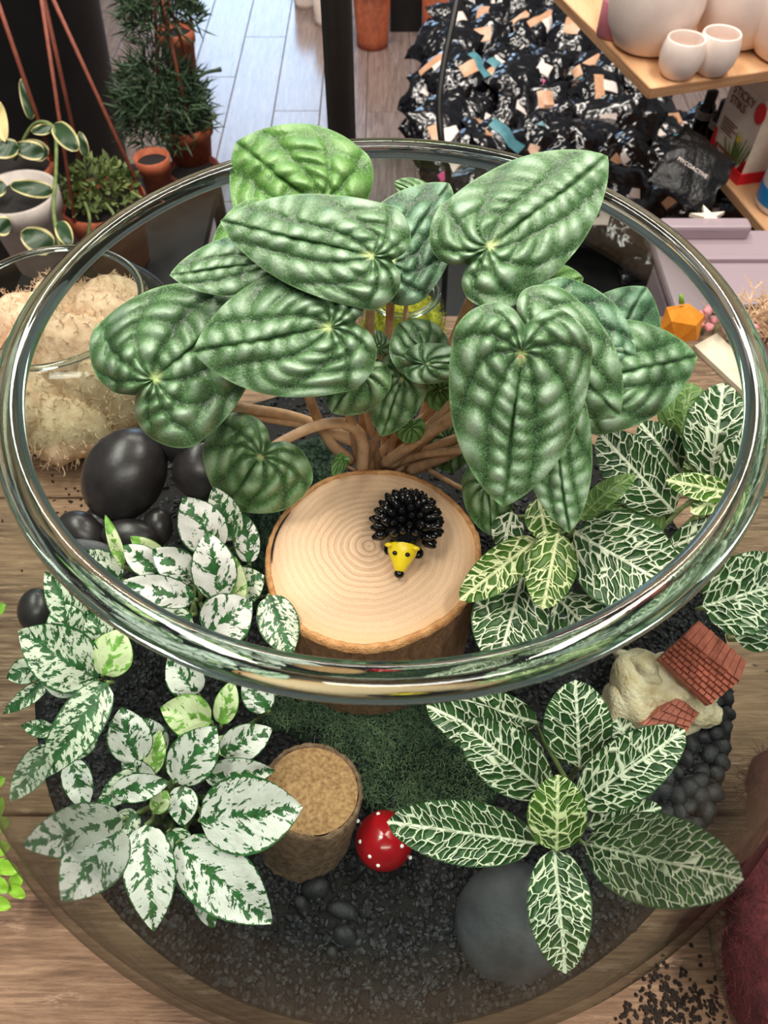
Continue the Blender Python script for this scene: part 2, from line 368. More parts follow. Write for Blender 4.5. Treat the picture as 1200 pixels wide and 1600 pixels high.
# ------------------------------------------------------------------ leaf builders
def prof_ell(u): return np.sqrt(np.clip(1 - (2 * np.clip(u, 0, 1) - 1) ** 2, 0, 1)) ** .92
def prof_ovate(u): return 1.26 * np.clip(1.16 * np.clip(u, 0, 1) ** .42 * (1 - np.clip(u, 0, 1) ** 1.9) ** .95 * 1.16, 0, 1.02)
def prof_fit(u): return np.clip(np.sin(np.pi * np.clip(u, 0, 1) ** .9) ** .56, 0, 1)
def prof_strap(u): return np.clip(np.sin(np.pi * np.clip(u, 0, 1) ** .8) ** .5, 0, 1)
SEED = [0]
def blade_data(b, t, w, D0, D1, prof, roll=0.0, arch=.25, fold=.18, ripple=.05, nu=18, nv=10, bend=0.0):
    """leaf seen from pixel b (stalk end) to pixel t (tip), half width w pixels, at depths D0 -> D1"""
    SEED[0] += 1; ph0 = SEED[0] * 1.7
    b = np.array(b, float); t = np.array(t, float); e = t - b; L = np.linalg.norm(e); e1 = e / L; pp = np.array([-e1[1], e1[0]])
    u = np.linspace(0, 1, nu + 1); vv = np.linspace(-1, 1, nv + 1); U, V = np.meshgrid(u, vv, indexing='ij')
    hw = w * prof(U); wu = w * (D0 + D1) / 2 / FPX; Lu = L * (D0 + D1) / 2 / FPX
    PX = b[0] + U * e[0] + (V * hw + bend * w * np.sin(np.pi * U)) * pp[0]; PY = b[1] + U * e[1] + (V * hw + bend * w * np.sin(np.pi * U)) * pp[1]
    D = D0 + (D1 - D0) * U - arch * Lu * .5 * np.sin(np.pi * U * .9) + roll * V * wu * prof(U) - fold * np.abs(V) * wu * prof(U)
    c = U * L / 100 - .8 * np.abs(V) * hw / 100
    D = D + ripple * np.sin(c * 26 + ph0) * (1 - .5 * np.abs(V)) * np.abs(V) + ripple * .8 * np.sin(U * 7 + V * 3 + ph0)
    P = CAM + D[..., None] * (FWD + ((PX - 600) / FPX)[..., None] * RGT - ((PY - 800) / FPX)[..., None] * UPV)
    n = nv + 1; f = [(i * n + j, (i + 1) * n + j, (i + 1) * n + j + 1, i * n + j + 1) for i in range(nu) for j in range(nv)]
    leafco = np.stack([U, V, np.full_like(U, ph0)], -1).reshape(-1, 3); phys = np.stack([U * L / 100, V * hw / 100, np.full_like(U, ph0)], -1).reshape(-1, 3)
    return P.reshape(-1, 3), f, {'leafco': ('FLOAT_VECTOR', leafco), 'phys': ('FLOAT_VECTOR', phys)}
def blade(par, mat, b, t, w, D0, D1, prof, name='leaf', **k):
    v, f, a = blade_data(b, t, w, D0, D1, prof, **k); return part(name, par, v, f, mat, True, a)
HALF = np.array([(1, 0), (.965, .13), (.87, .37), (.70, .65), (.48, .87), (.22, .985), (0, 1.0)]); BACK = np.array([(-.4, .97), (-.78, .78), (-1, .48), (-.92, .2), (-.6, 0)])
def pep_leaf(par, mat, a, t, w, b, Da, Dt, dome=.9, amp=.2, roll=0.0, N=5, name='leaf', skew=0.0, wave=.2):
    SEED[0] += 1; ph0 = SEED[0] * 2.3
    a = np.array(a, float); t = np.array(t, float); e = t - a; L = np.linalg.norm(e); e1 = e / L; pp = np.array([-e1[1], e1[0]])
    h = np.vstack([HALF * [L, w], BACK * [b, w]]); o = poly(h, 5); nA = len(o) - 1
    s = np.linspace(0, 1, nA + 1); O = np.vstack([o, (o * [1, -1])[-2:0:-1]]); S = np.concatenate([s, s[-2:0:-1]]); SG = np.concatenate([np.ones(nA + 1), -np.ones(nA - 1)])
    A = len(O); nR = 32; r = (np.arange(1, nR + 1) / nR) ** .85
    Rr = np.repeat(r[:, None], A, 1); SS = np.repeat(S[None], nR, 0); SGN = np.repeat(SG[None], nR, 0)
    X = Rr * O[None, :, 0]; Y = Rr * O[None, :, 1]
    q = np.clip(SS - 1.05 * (1 - Rr) ** 1.1 * SS * (1 - SS), 0, 1) + .012 * np.sin(Rr * 9 + ph0 + SGN)
    q = np.clip(q, 0, 1) ** .9
    sec = np.abs(np.sin(np.pi * N * q)); idx = np.floor(np.clip(N * q, 0, N - .001))
    bul = sec ** .58
    xa = X / 100 - .3 * np.abs(Y) / 100
    sub = .5 + .5 * np.cos(2 * np.pi * (np.hypot(X, Y) / (25 + 5 * np.sin(idx * 2.1 + ph0)) + .37 * idx + .23 * SGN) + 1.3 * np.sin(X * .035 + ph0 + idx) + .9 * np.sin(Y * .05 + 2 * idx))
    wx = np.sin(X * .021 + 1.3 * np.sin(Y * .027 + ph0) + ph0) + np.sin(Y * .033 + 1.1 * np.sin(X * .024 - ph0)); wz = np.sin(X * .05 + ph0 * 3 + 1.5 * np.sin(Y * .043)) * np.sin(Y * .055 - ph0 + np.sin(X * .05))
    sub = .5 + .5 * np.cos(2 * np.pi * (np.hypot(X, Y) / (29 + 5 * np.sin(idx * 2.1 + ph0)) + .37 * idx + .23 * SGN) + 2.2 * wx)
    quilt = np.clip(bul * (.42 + .5 * sub ** .8 + .24 * wz), 0, 1.1)
    env = np.clip(Rr * 3.2, 0, 1) * (1 - .45 * Rr ** 6)
    k = .5 * (Da + Dt) / FPX; wu = w * k
    D = Da + (Dt - Da) * X / L + dome * Rr ** 2.2 * wu * .35 - amp * quilt * env * np.clip(wu / 2.8, .35, 1.2) + roll * Y / w * wu + wave * np.sin(3 * np.arctan2(Y, X) + ph0) * Rr ** 3
    D = D + skew * np.clip(np.abs(Y) / w, 0, 1) ** 2 * wu
    PX = a[0] + X * e1[0] + Y * pp[0]; PY = a[1] + X * e1[1] + Y * pp[1]
    P = CAM + D[..., None] * (FWD + ((PX - 600) / FPX)[..., None] * RGT - ((PY - 800) / FPX)[..., None] * UPV)
    v = np.vstack([atd(a[0], a[1], Da)[None], P.reshape(-1, 3)])
    f = [(0, 1 + j, 1 + (j + 1) % A) for j in range(A)] + [(1 + i * A + j, 1 + (i + 1) * A + j, 1 + (i + 1) * A + (j + 1) % A, 1 + i * A + (j + 1) % A) for i in range(nR - 1) for j in range(A)]
    return part(name, par, v, f, mat, True, {'quilt': ('FLOAT', np.concatenate([[0], (quilt * np.clip(Rr * 5, 0, 1)).ravel()])), 'rad': ('FLOAT', np.concatenate([[0], Rr.ravel()]))})
def strands(points, normals, length, rad, seed=0, bend=.7, branch=2):
    """tangled forked moss strands as thin three-sided tubes"""
    r = np.random.default_rng(seed); P = np.asarray(points); n = len(P); out = MB()
    segs = []
    for i in range(n):
        p = P[i]; d = np.asarray(normals[i]) + r.normal(size=3) * bend; d /= np.linalg.norm(d); l = length * r.uniform(.6, 1.3)
        q = p + d * l * .5; segs.append((p, q, 1.0))
        for _ in range(branch):
            d2 = d + r.normal(size=3) * .9; d2 /= np.linalg.norm(d2); segs.append((q, q + d2 * l * .5 * r.uniform(.6, 1.1), .7))
    m = len(segs); A = np.array([s[0] for s in segs]); B = np.array([s[1] for s in segs]); R = np.array([s[2] for s in segs]) * rad
    d = B - A; d /= np.linalg.norm(d, axis=1)[:, None]; x = np.cross(d, [.3, .5, .81]); x /= np.linalg.norm(x, axis=1)[:, None]; y = np.cross(d, x)
    V = np.zeros((m, 6, 3)); 
    for k in range(3):
        c, s_ = math.cos(k * 2.094), math.sin(k * 2.094); V[:, k] = A + R[:, None] * (c * x + s_ * y); V[:, 3 + k] = B + .6 * R[:, None] * (c * x + s_ * y)
    base = np.arange(m)[:, None, None] * 6; T = np.array([(0, 1, 4, 3), (1, 2, 5, 4), (2, 0, 3, 5)])[None]
    return V.reshape(-1, 3), [tuple(q) for q in (T + base).reshape(-1, 4).tolist()]
def chips(points, size, seed=0, sub=1, flat=.75):
    v, f = ico(sub); r = np.random.default_rng(seed); n = len(points); F = np.array(f)
    if sub == 1: pass
    sc = r.uniform(.6, 1.25, (n, 3)) * size * np.array([1, 1, flat])
    q = r.normal(size=(n, 4)); q /= np.linalg.norm(q, axis=1)[:, None]; w, x, y, z = q.T
    Rm = np.stack([np.stack([1 - 2 * (y * y + z * z), 2 * (x * y - z * w), 2 * (x * z + y * w)], -1), np.stack([2 * (x * y + z * w), 1 - 2 * (x * x + z * z), 2 * (y * z - x * w)], -1), np.stack([2 * (x * z - y * w), 2 * (y * z + x * w), 1 - 2 * (x * x + y * y)], -1)], 1)
    jit = 1 + .18 * r.normal(size=(n, len(v), 1))
    V = np.einsum('nij,nkj->nki', Rm, v[None] * jit * sc[:, None, :]) + np.asarray(points)[:, None, :]
    FF = (F[None] + (np.arange(n) * len(v))[:, None, None]).reshape(-1, 3)
    return V.reshape(-1, 3), [tuple(t) for t in FF.tolist()]

# ------------------------------------------------------------------ the setting: floor and table
fl = root('floor', (0, 0, -124), kind='structure'); fl['label'] = 'pale grey wood plank shop floor glossy with window light'
r_ = random.Random(3)
sub_v, sub_f = slab([(-230, -60, -125), (260, -60, -125), (260, 480, -125), (-230, 480, -125)], 2, (0, 0, 1)); part('subfloor', fl, sub_v, sub_f, 'black', False)
PW = 17.0; pk = {}
for i in range(-13, 15):
    y = -40 - r_.uniform(0, 110); 
    while y < 470:
        ln = 118.0; ya, yb = max(y, -50), min(y + ln, 470); y += ln
        if yb - ya < 5: continue
        v, f = bevbox((0, 0, 0), (PW / 2 - .12, 0, 0), (0, (yb - ya) / 2 - .12, 0), (0, 0, .5), .12)
        key = round(yb - ya, 1)
        if key not in pk: pk[key] = mesh('plank', v, f, 'floor', False)
        o = bpy.data.objects.new('plank', pk[key]); COL.objects.link(o); o.parent = fl; o.location = (i * PW + 2, (ya + yb) / 2, -.5)

TZ = -30.0
tb = root('wooden_table', (0, 0, -124), 'weathered brown wooden table under the glass terrarium bowl', 'table')
EDG = [-58, -33, -8.5, 15.5, 37.2]
for yy, y1 in zip(EDG[:-1], EDG[1:]):
    v, f = bevbox((0, (yy + y1) / 2, TZ - 1.5), (78, 0, 0), (0, (y1 - yy) / 2 - .1, 0), (0, 0, 1.5), .15); part('plank', tb, v, f, 'table', False)
for sx in (-1, 1):
    for y in (-46, 31):
        v, f = bevbox((sx * 70, y, -78.5), (3, 0, 0), (0, 3, 0), (0, 0, 45.4), .3); part('leg', tb, v, f, 'table', False)
for y in (-46, 31):
    v, f = bevbox((0, y, -37), (70, 0, 0), (0, 1.2, 0), (0, 0, 3.9), .2); part('apron', tb, v, f, 'table', False)

# ------------------------------------------------------------------ the glass bowl
bw = root('glass_bowl', (0, 0, TZ), 'large clear round glass terrarium bowl with thick rim', 'bowl')
th = .32; po, pi_ = [], []
a0 = math.asin((TZ + .0 - SPH_Z) / SPH_R)
for a in np.linspace(math.radians(51.6), a0, 46): po.append((SPH_R * math.cos(a), SPH_Z + SPH_R * math.sin(a)))
for a in np.linspace(math.radians(51.6), math.asin((TZ + .9 - SPH_Z) / (SPH_R - th)), 46): pi_.append(((SPH_R - th) * math.cos(a), SPH_Z + (SPH_R - th) * math.sin(a)))
prof = po + [(po[-1][0] * .55, TZ + .12), (.01, TZ + .12), (.01, TZ + .9)] + pi_[::-1]
v, f = lathe(prof, (0, 0, 0), 128, closed=True); part('bowl_wall', bw, v, f, 'bowl')
rp = [(12.68 + .54 * math.cos(a) + .04 * math.cos(2 * a), .02 + .44 * math.sin(a) - .08 * math.cos(a)) for a in np.linspace(0, 2 * math.pi, 24, endpoint=False)]
v, f = lathe(rp, (0, 0, 0), 192, closed=True); part('rim', bw, v, f, 'rim', label='thick rounded clear glass rim')

# gravel bed
rr = np.linspace(0, 1, 40); seg = 96; v = []; f = []
for i, q in enumerate(rr):
    for k in range(seg):
        a = 2 * math.pi * k / seg; R0 = 19.55 * q; x, y = R0 * math.cos(a), R0 * math.sin(a); z = bed(x, y) + .12 * math.sin(x * 2.1) * math.cos(y * 1.7)
        v.append((x, y, z))
for i in range(len(rr) - 1):
    for k in range(seg): l = (k + 1) % seg; f.append((i * seg + k, i * seg + l, (i + 1) * seg + l, (i + 1) * seg + k))
n0 = len(v)
for z, R0 in ((-23.5, 18.5), (-26, 17.2), (-28.6, 15.2)):
    for k in range(seg): a = 2 * math.pi * k / seg; v.append((R0 * math.cos(a), R0 * math.sin(a), z))
for i in range(3):
    b0 = n0 - seg if i == 0 else n0 + (i - 1) * seg; b1 = n0 + i * seg
    for k in range(seg): l = (k + 1) % seg; f.append((b0 + k, b0 + l, b1 + l, b1 + k))
gr = root('gravel', (0, 0, -29), 'bed of black gravel and dark soil inside the glass bowl', 'gravel', kind='stuff')
part('soil_bed', gr, v, f, 'soil', kind='stuff')
pts = []
rg = np.random.default_rng(5)
while len(pts) < 15000:
    a = rg.uniform(0, 2 * math.pi); q = 19.4 * math.sqrt(rg.uniform()); x, y = q * math.cos(a), q * math.sin(a)
    if y > 2 and rg.uniform() < .8: continue
    pts.append((x, y, bed(x, y) + rg.uniform(-.08, .12)))
v, f = chips(np.array(pts), .2, 3, 1); part('gravel_grain', gr, v, f, 'gravel', False, kind='stuff')

# ------------------------------------------------------------------ log, hedgehog
LC = np.array([-.55, -1.1, -18.7]); LT = -12.0
lg = root('log_slice', LC, 'round pale cut log with growth rings carrying the hedgehog', 'log')
seg = 120; ang = np.arange(seg) * 2 * math.pi / seg
def lr(a): return 5.02 + .10 * np.sin(2 * a + .5) + .06 * np.sin(3 * a + 2) + .03 * np.sin(7 * a)
v = []; f = []
rings = np.linspace(0.02, 1, 14)
for q in rings:
    R0 = (lr(ang) - .24) * q; v.append(np.stack([LC[0] + R0 * np.cos(ang), LC[1] + R0 * np.sin(ang), np.full(seg, LT) + .02 * np.sin(5 * ang + 9 * q) - .05 * (q > .97)], 1))
v = np.vstack(v)
for i in range(len(rings) - 1):
    for k in range(seg): l = (k + 1) % seg; f.append((i * seg + k, i * seg + l, (i + 1) * seg + l, (i + 1) * seg + k)[::-1][::-1])
f.append(tuple(range(seg))[::-1])
part('cut_face', lg, v, f, 'rings')
def wallring(par, name, mat, levels, jag=.0, seed=0, c=LC, rf=lr):
    r = np.random.default_rng(seed); v = []; f = []
    for k, (off, z) in enumerate(levels):
        R0 = rf(ang) + off + jag * r.normal(size=seg); zz = z + jag * .6 * r.normal(size=seg)
        v.append(np.stack([c[0] + R0 * np.cos(ang), c[1] + R0 * np.sin(ang), zz], 1))
    for i in range(len(levels) - 1):
        for k in range(seg): l = (k + 1) % seg; f.append((i * seg + k, i * seg + l, (i + 1) * seg + l, (i + 1) * seg + k))
    return part(name, par, np.vstack(v), f, mat)
wallring(lg, 'bark_edge', 'barklip', [(-.26, LT - .2), (-.24, LT + .03), (-.12, LT + .05), (0, LT - .02), (.06, LT - .35)], .018, 2)
wallring(lg, 'bark', 'bark', [(.05, LT - .3), (.03, LT - 1.2), (.05, LT - 2.4), (.0, LT - 3.8), (.08, LT - 5.2), (.1, -19.6)], .03, 3)
# little crack line and pith
ck = [LC + np.array([(lr(a) - .3) * math.cos(a), (lr(a) - .3) * math.sin(a), LT - LC[2] + .035]) for a in np.linspace(math.radians(150), math.radians(188), 12)]
part('crack', lg, *tube(ck, [.01, .03, .045, .05, .05, .06, .05, .05, .05, .04, .03, .01], 5), 'soil')

HB = atz(634, 868, LT); HB = np.array([HB[0], HB[1], LT])
hh = root('hedgehog_figurine', HB, 'shiny black toy hedgehog with yellow face on the log', 'figurine')
hc = atz(635, 820, LT + 1.2); fd = np.array([-.16, -1, 0.0]); fd /= np.linalg.norm(fd); sd = np.array([1, -.16, 0]) / np.linalg.norm([1, -.16, 0]); up = np.array([0, 0, 1.0])
v, f = lump(hc, [sd * 1.2, fd * 1.32, up * 1.15], 3, .02, 1, 4); part('body', hh, v, f, 'blackgloss')
# spines: blunt teardrop cones sharing one mesh
sv, sf = lathe([(.0, -.12), (.22, -.05), (.26, .12), (.19, .36), (.08, .55), (.0, .58)], (0, 0, 0), 8); sm = mesh('spine', sv, sf, 'blackgloss')
ga = math.pi * (3 - math.sqrt(5)); N = 150
for i in range(N):
    z = 1 - 2 * (i + .5) / N; q = math.sqrt(1 - z * z); d = np.array([q * math.cos(ga * i), q * math.sin(ga * i), z])
    if d[2] < -.35: continue
    w = sd * d[0] * 1.16 + fd * d[1] * 1.27 + up * d[2] * 1.1
    if d[1] > .62 and d[2] < .62: continue
    nrm = Vector(sd * d[0] + fd * d[1] + up * d[2]); o = bpy.data.objects.new('spine', sm); COL.objects.link(o); o.parent = hh
    o.location = tuple(hc + w - HB); o.rotation_euler = (nrm + Vector((0, 0, .1))).to_track_quat('Z', 'Y').to_euler(); s_ = random.uniform(.85, 1.1); o.scale = (s_, s_, s_)
hd = hc + fd * 1.34 + up * (-.32)
n_ = 14; v = []; f = []     # face: a rounded cone to the muzzle
ax = fd * .86 + up * -.42; ax /= np.linalg.norm(ax); upx = np.cross(sd, ax); upx = upx if upx[2] > 0 else -upx
prs = [(-.55, .60, .60), (-.25, .70, .66), (.05, .66, .60), (.35, .50, .46), (.65, .33, .32), (.9, .2, .2), (.98, .08, .08)]
sg = 20
for (t, a, b) in prs:
    for k in range(sg): q = 2 * math.pi * k / sg; v.append(hd + ax * t + sd * a * math.cos(q) + upx * b * math.sin(q))
for i in range(len(prs) - 1):
    for k in range(sg): l = (k + 1) % sg; f.append((i * sg + k, i * sg + l, (i + 1) * sg + l, (i + 1) * sg + k))
f.append(tuple((len(prs) - 1) * sg + k for k in range(sg)))
fc = part('face', hh, v, f, 'yellow', label='yellow painted face')
for s in (-1, 1):
    p = hd + ax * .12 + sd * s * .29 + upx * .52; v, f = lump(p, [sd * .12, ax * .11, upx * .12], 2, 0); part('eye', fc, v, f, 'blackgloss')
    p = hd + ax * -.22 + sd * s * .60 + upx * .44; v, f = lump(p, [sd * .22, ax * .12, upx * .2], 2, 0); part('ear', fc, v, f, 'yellow')
v, f = lump(hd + ax * .98 + upx * .02, [sd * .235, ax * .21, upx * .22], 3, 0); part('nose', fc, v, f, 'blackgloss')
for s in (-1, 1):
    for q in (-.6, .75):
        v, f = lump(hc + sd * s * .7 + fd * q + up * -1.12, [sd * .26, fd * .3, up * .2], 2, 0); part('foot', hh, v, f, 'blackgloss')

# ------------------------------------------------------------------ peperomia
pp_ = atz(590, 735, -17.4); PB = np.array([pp_[0], pp_[1], bed(pp_[0], pp_[1])])
pe = root('peperomia_plant', PB, 'peperomia with large crinkled silvery green leaves at the back of the bowl', 'plant')
PEP = [  # mat, attach, tip, half width, back lobe, D attach, D tip, roll
 ('pepold', (492, 318), (368, 222), 112, 62, 31.2, 31.8, .1),
 ('pepyoung', (655, 302), (616, 284), 20, 14, 32.5, 33, 0),
 ('pepdark', (612, 410), (702, 286), 76, 52, 30.6, 31.2, -.2),
 ('pepold', (420, 372), (330, 385), 66, 40, 30.5, 30.6, .2),
 ('pep', (425, 408), (265, 430), 52, 26, 29.3, 29.0, .25),
 ('pep', (582, 400), (344, 345), 84, 52, 27.4, 27.8, .15),
 ('pep', (765, 385), (950, 244), 98, 76, 29.0, 30.4, -.1),
 ('pep', (241, 592), (392, 462), 122, 66, 31.0, 30.0, 0),
 ('pep', (515, 511), (302, 550), 104, 66, 28.0, 28.4, .1),
 ('pepold', (840, 452), (912, 434), 40, 42, 31.8, 32.5, .1),
 ('pepdark', (955, 540), (1010, 448), 68, 50, 31.3, 32.0, 0),
 ('pep', (930, 592), (1090, 556), 88, 50, 30.2, 31.0, .1),
 ('pepdark', (876, 512), (994, 560), 78, 60, 29.6, 30.2, .15),
 ('pep', (846, 535), (968, 648), 88, 76, 28.9, 29.6, .15),
 ('pep', (862, 655), (890, 833), 58, 50, 29.0, 30.0, 0),
 ('pep', (815, 552), (786, 792), 110, 74, 26.6, 28.6, -.1),
 ('pepyoung', (407, 714), (352, 792), 90, 46, 34.6, 35.8, 0),
 ('pepyoung', (560, 588), (518, 645), 52, 40, 31.8, 32.5, .1),
 ('pepyoung', (628, 592), (596, 682), 44, 34, 32.6, 33.8, .1),
 ('pep', (655, 545), (622, 505), 46, 40, 31.5, 31.0, .2),
 ('pep', (668, 568), (733, 566), 32, 36, 31.0, 31.2, .1),
 ('pepyoung', (592, 540), (588, 515), 18, 20, 33, 33, 0),
 ('pepold', (688, 610), (712, 640), 30, 30, 35.5, 36, 0),
 ('pepold', (640, 670), (632, 692), 24, 22, 36.5, 37, 0),
 ('pepyoung', (700, 690), (706, 740), 40, 30, 40.0, 40.6, 0),
 ('pepyoung', (762, 762), (770, 838), 40, 40, 36.6, 37.6, 0),
 ('pepold', (534, 720), (520, 744), 12, 12, 39.5, 39.3, 0),
]
def dpt(px, py, P):
    w = np.asarray(P) - CAM; return float(w @ FWD)
rb = np.random.default_rng(21)
for i, (m, a, t, w, b, Da, Dt, ro) in enumerate(PEP):
    lf = pep_leaf(pe, m, a, t, w, b, Da, Dt, roll=ro, amp=.62 if m != 'pepyoung' else .5)
    A = atd(a[0], a[1], Da + .05); B = PB + np.array([rb.uniform(-1.6, 1.6), rb.uniform(-1.2, 1.2), -.3])
    if a == (407, 714):
        Q = poly([atd(566, 735, 40.5), atd(566, 690, 39.0), atd(545, 664, 37.6), atd(500, 664, 36.4), atd(440, 690, 35.2), A], 6)
        part('leaf_stalk', pe, *tube(Q, np.linspace(.34, .21, len(Q)), 8), 'petiole'); continue
    h = np.linalg.norm(A - B); mid1 = B + np.array([(A - B)[0] * .2, (A - B)[1] * .2, h * .42]); mid2 = A + FWD * h * .16 + np.array([(B - A)[0] * .15, 0, -h * .16])
    Q = bez(B, mid1, mid2, A, 16); big = min(1.0, .35 + w / 130)
    part('leaf_stalk', pe, *tube(Q, np.linspace(.30, .19, 16) * big, 8), 'petiole')
for P4 in ([(600, 725, 41.5), (650, 690, 38.0), (720, 640, 34.0), (760, 590, 31.0)], [(610, 728, 41.5), (670, 668, 37.5), (735, 605, 33.5), (790, 560, 30.5)], [(575, 700, 41.5), (470, 655, 38.5), (380, 638, 35), (300, 628, 32.5)], [(640, 735, 41.5), (690, 715, 39), (745, 690, 36.5), (850, 655, 30.5)], [(548, 720, 42), (515, 690, 40), (490, 640, 37), (478, 600, 33)]):
    Q = poly([atd(*p) for p in P4], 6); part('leaf_stalk', pe, *tube(Q, np.linspace(.34, .21, len(Q)), 8), 'petiole')

# ------------------------------------------------------------------ fittonia and hypoestes
def plant(name, label, base_px, rows, prof, mats, stemmat='stem', zoff=0.0, **kw):
    bx = atz(base_px[0], base_px[1], -19.5); bz = bed(bx[0], bx[1]); bx = atz(base_px[0], base_px[1], bz); bx[2] = bz
    pl = root(name, bx, label, 'plant'); r = np.random.default_rng(len(label))
    for row in rows:
        m, b, t, w, D0, D1 = row[:6]; k = dict(kw); k.update(row[6] if len(row) > 6 else {})
        D0 = fit(b[0], b[1], D0); D1 = fit(t[0], t[1], D1)
        e = np.array(t, float) - np.array(b, float)
        blade(pl, mats[m], b, t, w, D0, D1, prof, **k)
        A = atd(b[0], b[1], D0 + .02); S0 = bx + np.array([r.uniform(-.9, .9), r.uniform(-.7, .7), -.2]); h = np.linalg.norm(A - S0)
        Q = bez(S0, S0 + np.array([0, 0, h * .4]), A + FWD * h * .2 + np.array([0, 0, -h * .15]), A, 9); part('stem', pl, *tube(Q, np.linspace(.17, .09, 9), 6), stemmat)
    return pl
FM = {'f': 'fit', 'y': 'fityoung', 'p': 'fitplain'}; HM = {'w': 'hyp', 'g': 'hypg', 'y': 'hypy'}
plant('fittonia_plant', 'white-veined fittonia against the back glass beside the drooping peperomia leaves', (1100, 800), [
 ('p', (1061, 690), (1082, 598), 44, 38.6, 38.8), ('f', (1066, 740), (1000, 660), 34, 37.6, 37.4), ('f', (1111, 750), (1131, 597), 54, 36.6, 36.4), ('f', (1128, 780), (1186, 662), 38, 35.6, 35.6, {'bend': .15}),
 ('f', (1053, 800), (936, 676), 50, 36.2, 35.2), ('y', (1150, 772), (1040, 750), 22, 35.2, 34.6), ('y', (1140, 770), (1078, 800), 18, 35.4, 34.9), ('p', (1027, 845), (957, 765), 44, 36.6, 36.4),
 ('f', (1048, 856), (1136, 818), 26, 36, 35.6), ('f', (1061, 900), (1120, 856), 24, 36.8, 36.4), ('y', (1090, 745), (1075, 715), 16, 36.8, 36.8)], prof_fit, FM)
plant('fittonia_plant', 'white-veined fittonia spreading beside the log beneath the drooping peperomia leaf', (872, 850), [
 ('f', (745, 650), (757, 768), 17, 36.6, 36.8), ('f', (800, 800), (785, 860), 26, 37.4, 37.6), ('f', (871, 935), (940, 1002), 44, 35.6, 34.6), ('f', (816, 900), (778, 1042), 62, 35.6, 33.8), ('f', (897, 832), (1062, 925), 76, 34.6, 33.6, {'arch': .35}),
 ('y', (840, 842), (718, 938), 33, 34.8, 33.2), ('y', (872, 832), (848, 952), 41, 34.0, 33.0), ('y', (842, 778), (854, 846), 28, 34.0, 34.2), ('p', (905, 812), (993, 742), 20, 33.6, 33.0, {'bend': -.3})], prof_fit, FM)
plant('fittonia_plant', 'dark fittonia pressed against the glass above the toy cottage', (1140, 990), [
 ('f', (1098, 948), (1222, 912), 64, 35.0, 34.0), ('f', (1150, 1000), (1212, 960), 40, 36, 35.5), ('f', (1120, 930), (1210, 870), 36, 36, 35.5)], prof_fit, FM)
plant('fittonia_plant', 'star-shaped white-veined fittonia in front beside the red mushroom', (880, 1290), [
 ('f', (840, 1130), (712, 1090), 30, 34.5, 34), ('f', (852, 1190), (666, 1102), 40, 33.8, 33.2), ('f', (985, 1165), (962, 1122), 20, 34.6, 34.4), ('f', (920, 1290), (1034, 1262), 28, 33.4, 33), ('f', (906, 1200), (899, 1062), 55, 32.6, 31.8),
 ('f', (858, 1242), (721, 1128), 50, 32.0, 31.0), ('f', (902, 1258), (1071, 1140), 52, 32.0, 31.2), ('f', (912, 1318), (1162, 1375), 74, 31.6, 30.5, {'arch': .3}), ('f', (838, 1318), (604, 1284), 52, 31.6, 30.8, {'arch': .35}),
 ('f', (866, 1326), (884, 1522), 51, 31.2, 30.4, {'arch': .35}), ('y', (870, 1330), (872, 1210), 48, 30.8, 30.2)], prof_fit, FM)
plant('polka_dot_plant', 'white-splashed polka dot plant beside the log and black stones', (300, 930), [
 ('g', (366, 845), (333, 760), 28, 35.5, 35.2), ('w', (340, 862), (286, 776), 40, 35, 34.6), ('g', (190, 906), (118, 864), 30, 36, 36), ('y', (262, 882), (203, 838), 18, 35.6, 35.4), ('w', (248, 894), (192, 852), 24, 35.2, 35), ('y', (192, 885), (164, 803), 11, 35.2, 35.0),
 ('w', (304, 905), (238, 858), 30, 34.6, 34.4), ('g', (358, 925), (414, 900), 32, 35.4, 35.2), ('w', (342, 936), (324, 830), 38, 34.2, 33.6), ('y', (286, 968), (190, 922), 26, 34, 33.6), ('w', (304, 936), (190, 908), 26, 33.8, 33.4), ('g', (420, 930), (454, 1028), 34, 34.4, 33.8),
 ('y', (360, 960), (368, 870), 24, 34.4, 34.6), ('w', (320, 990), (394, 938), 44, 33.6, 33.4), ('g', (300, 960), (240, 985), 30, 33.8, 33.4), ('w', (390, 880), (380, 800), 22, 36, 36)], prof_ovate, HM)
plant('polka_dot_plant', 'dark green speckled polka dot plant against the side glass', (140, 1100), [
 ('g', (130, 985), (70, 893), 30, 35, 35), ('g', (152, 1062), (28, 985), 54, 34, 33.5), ('y', (160, 1055), (192, 982), 36, 33.8, 34), ('g', (75, 1066), (4, 1116), 15, 34, 34), ('g', (85, 1142), (32, 1134), 15, 34.5, 34.4), ('g', (78, 1165), (16, 1252), 26, 34, 33.6), ('w', (112, 1185), (133, 1268), 26, 34, 34),
 ('g', (168, 1066), (64, 1218), 38, 32.6, 32), ('g', (60, 1040), (10, 1060), 22, 34.5, 34.2), ('g', (110, 1000), (95, 940), 34, 34.8, 34.8), ('g', (140, 1130), (110, 1190), 26, 34, 34), ('w', (120, 1080), (60, 1050), 24, 34.2, 34), ('g', (165, 1010), (140, 955), 26, 34.8, 34.8)], prof_ovate, HM)
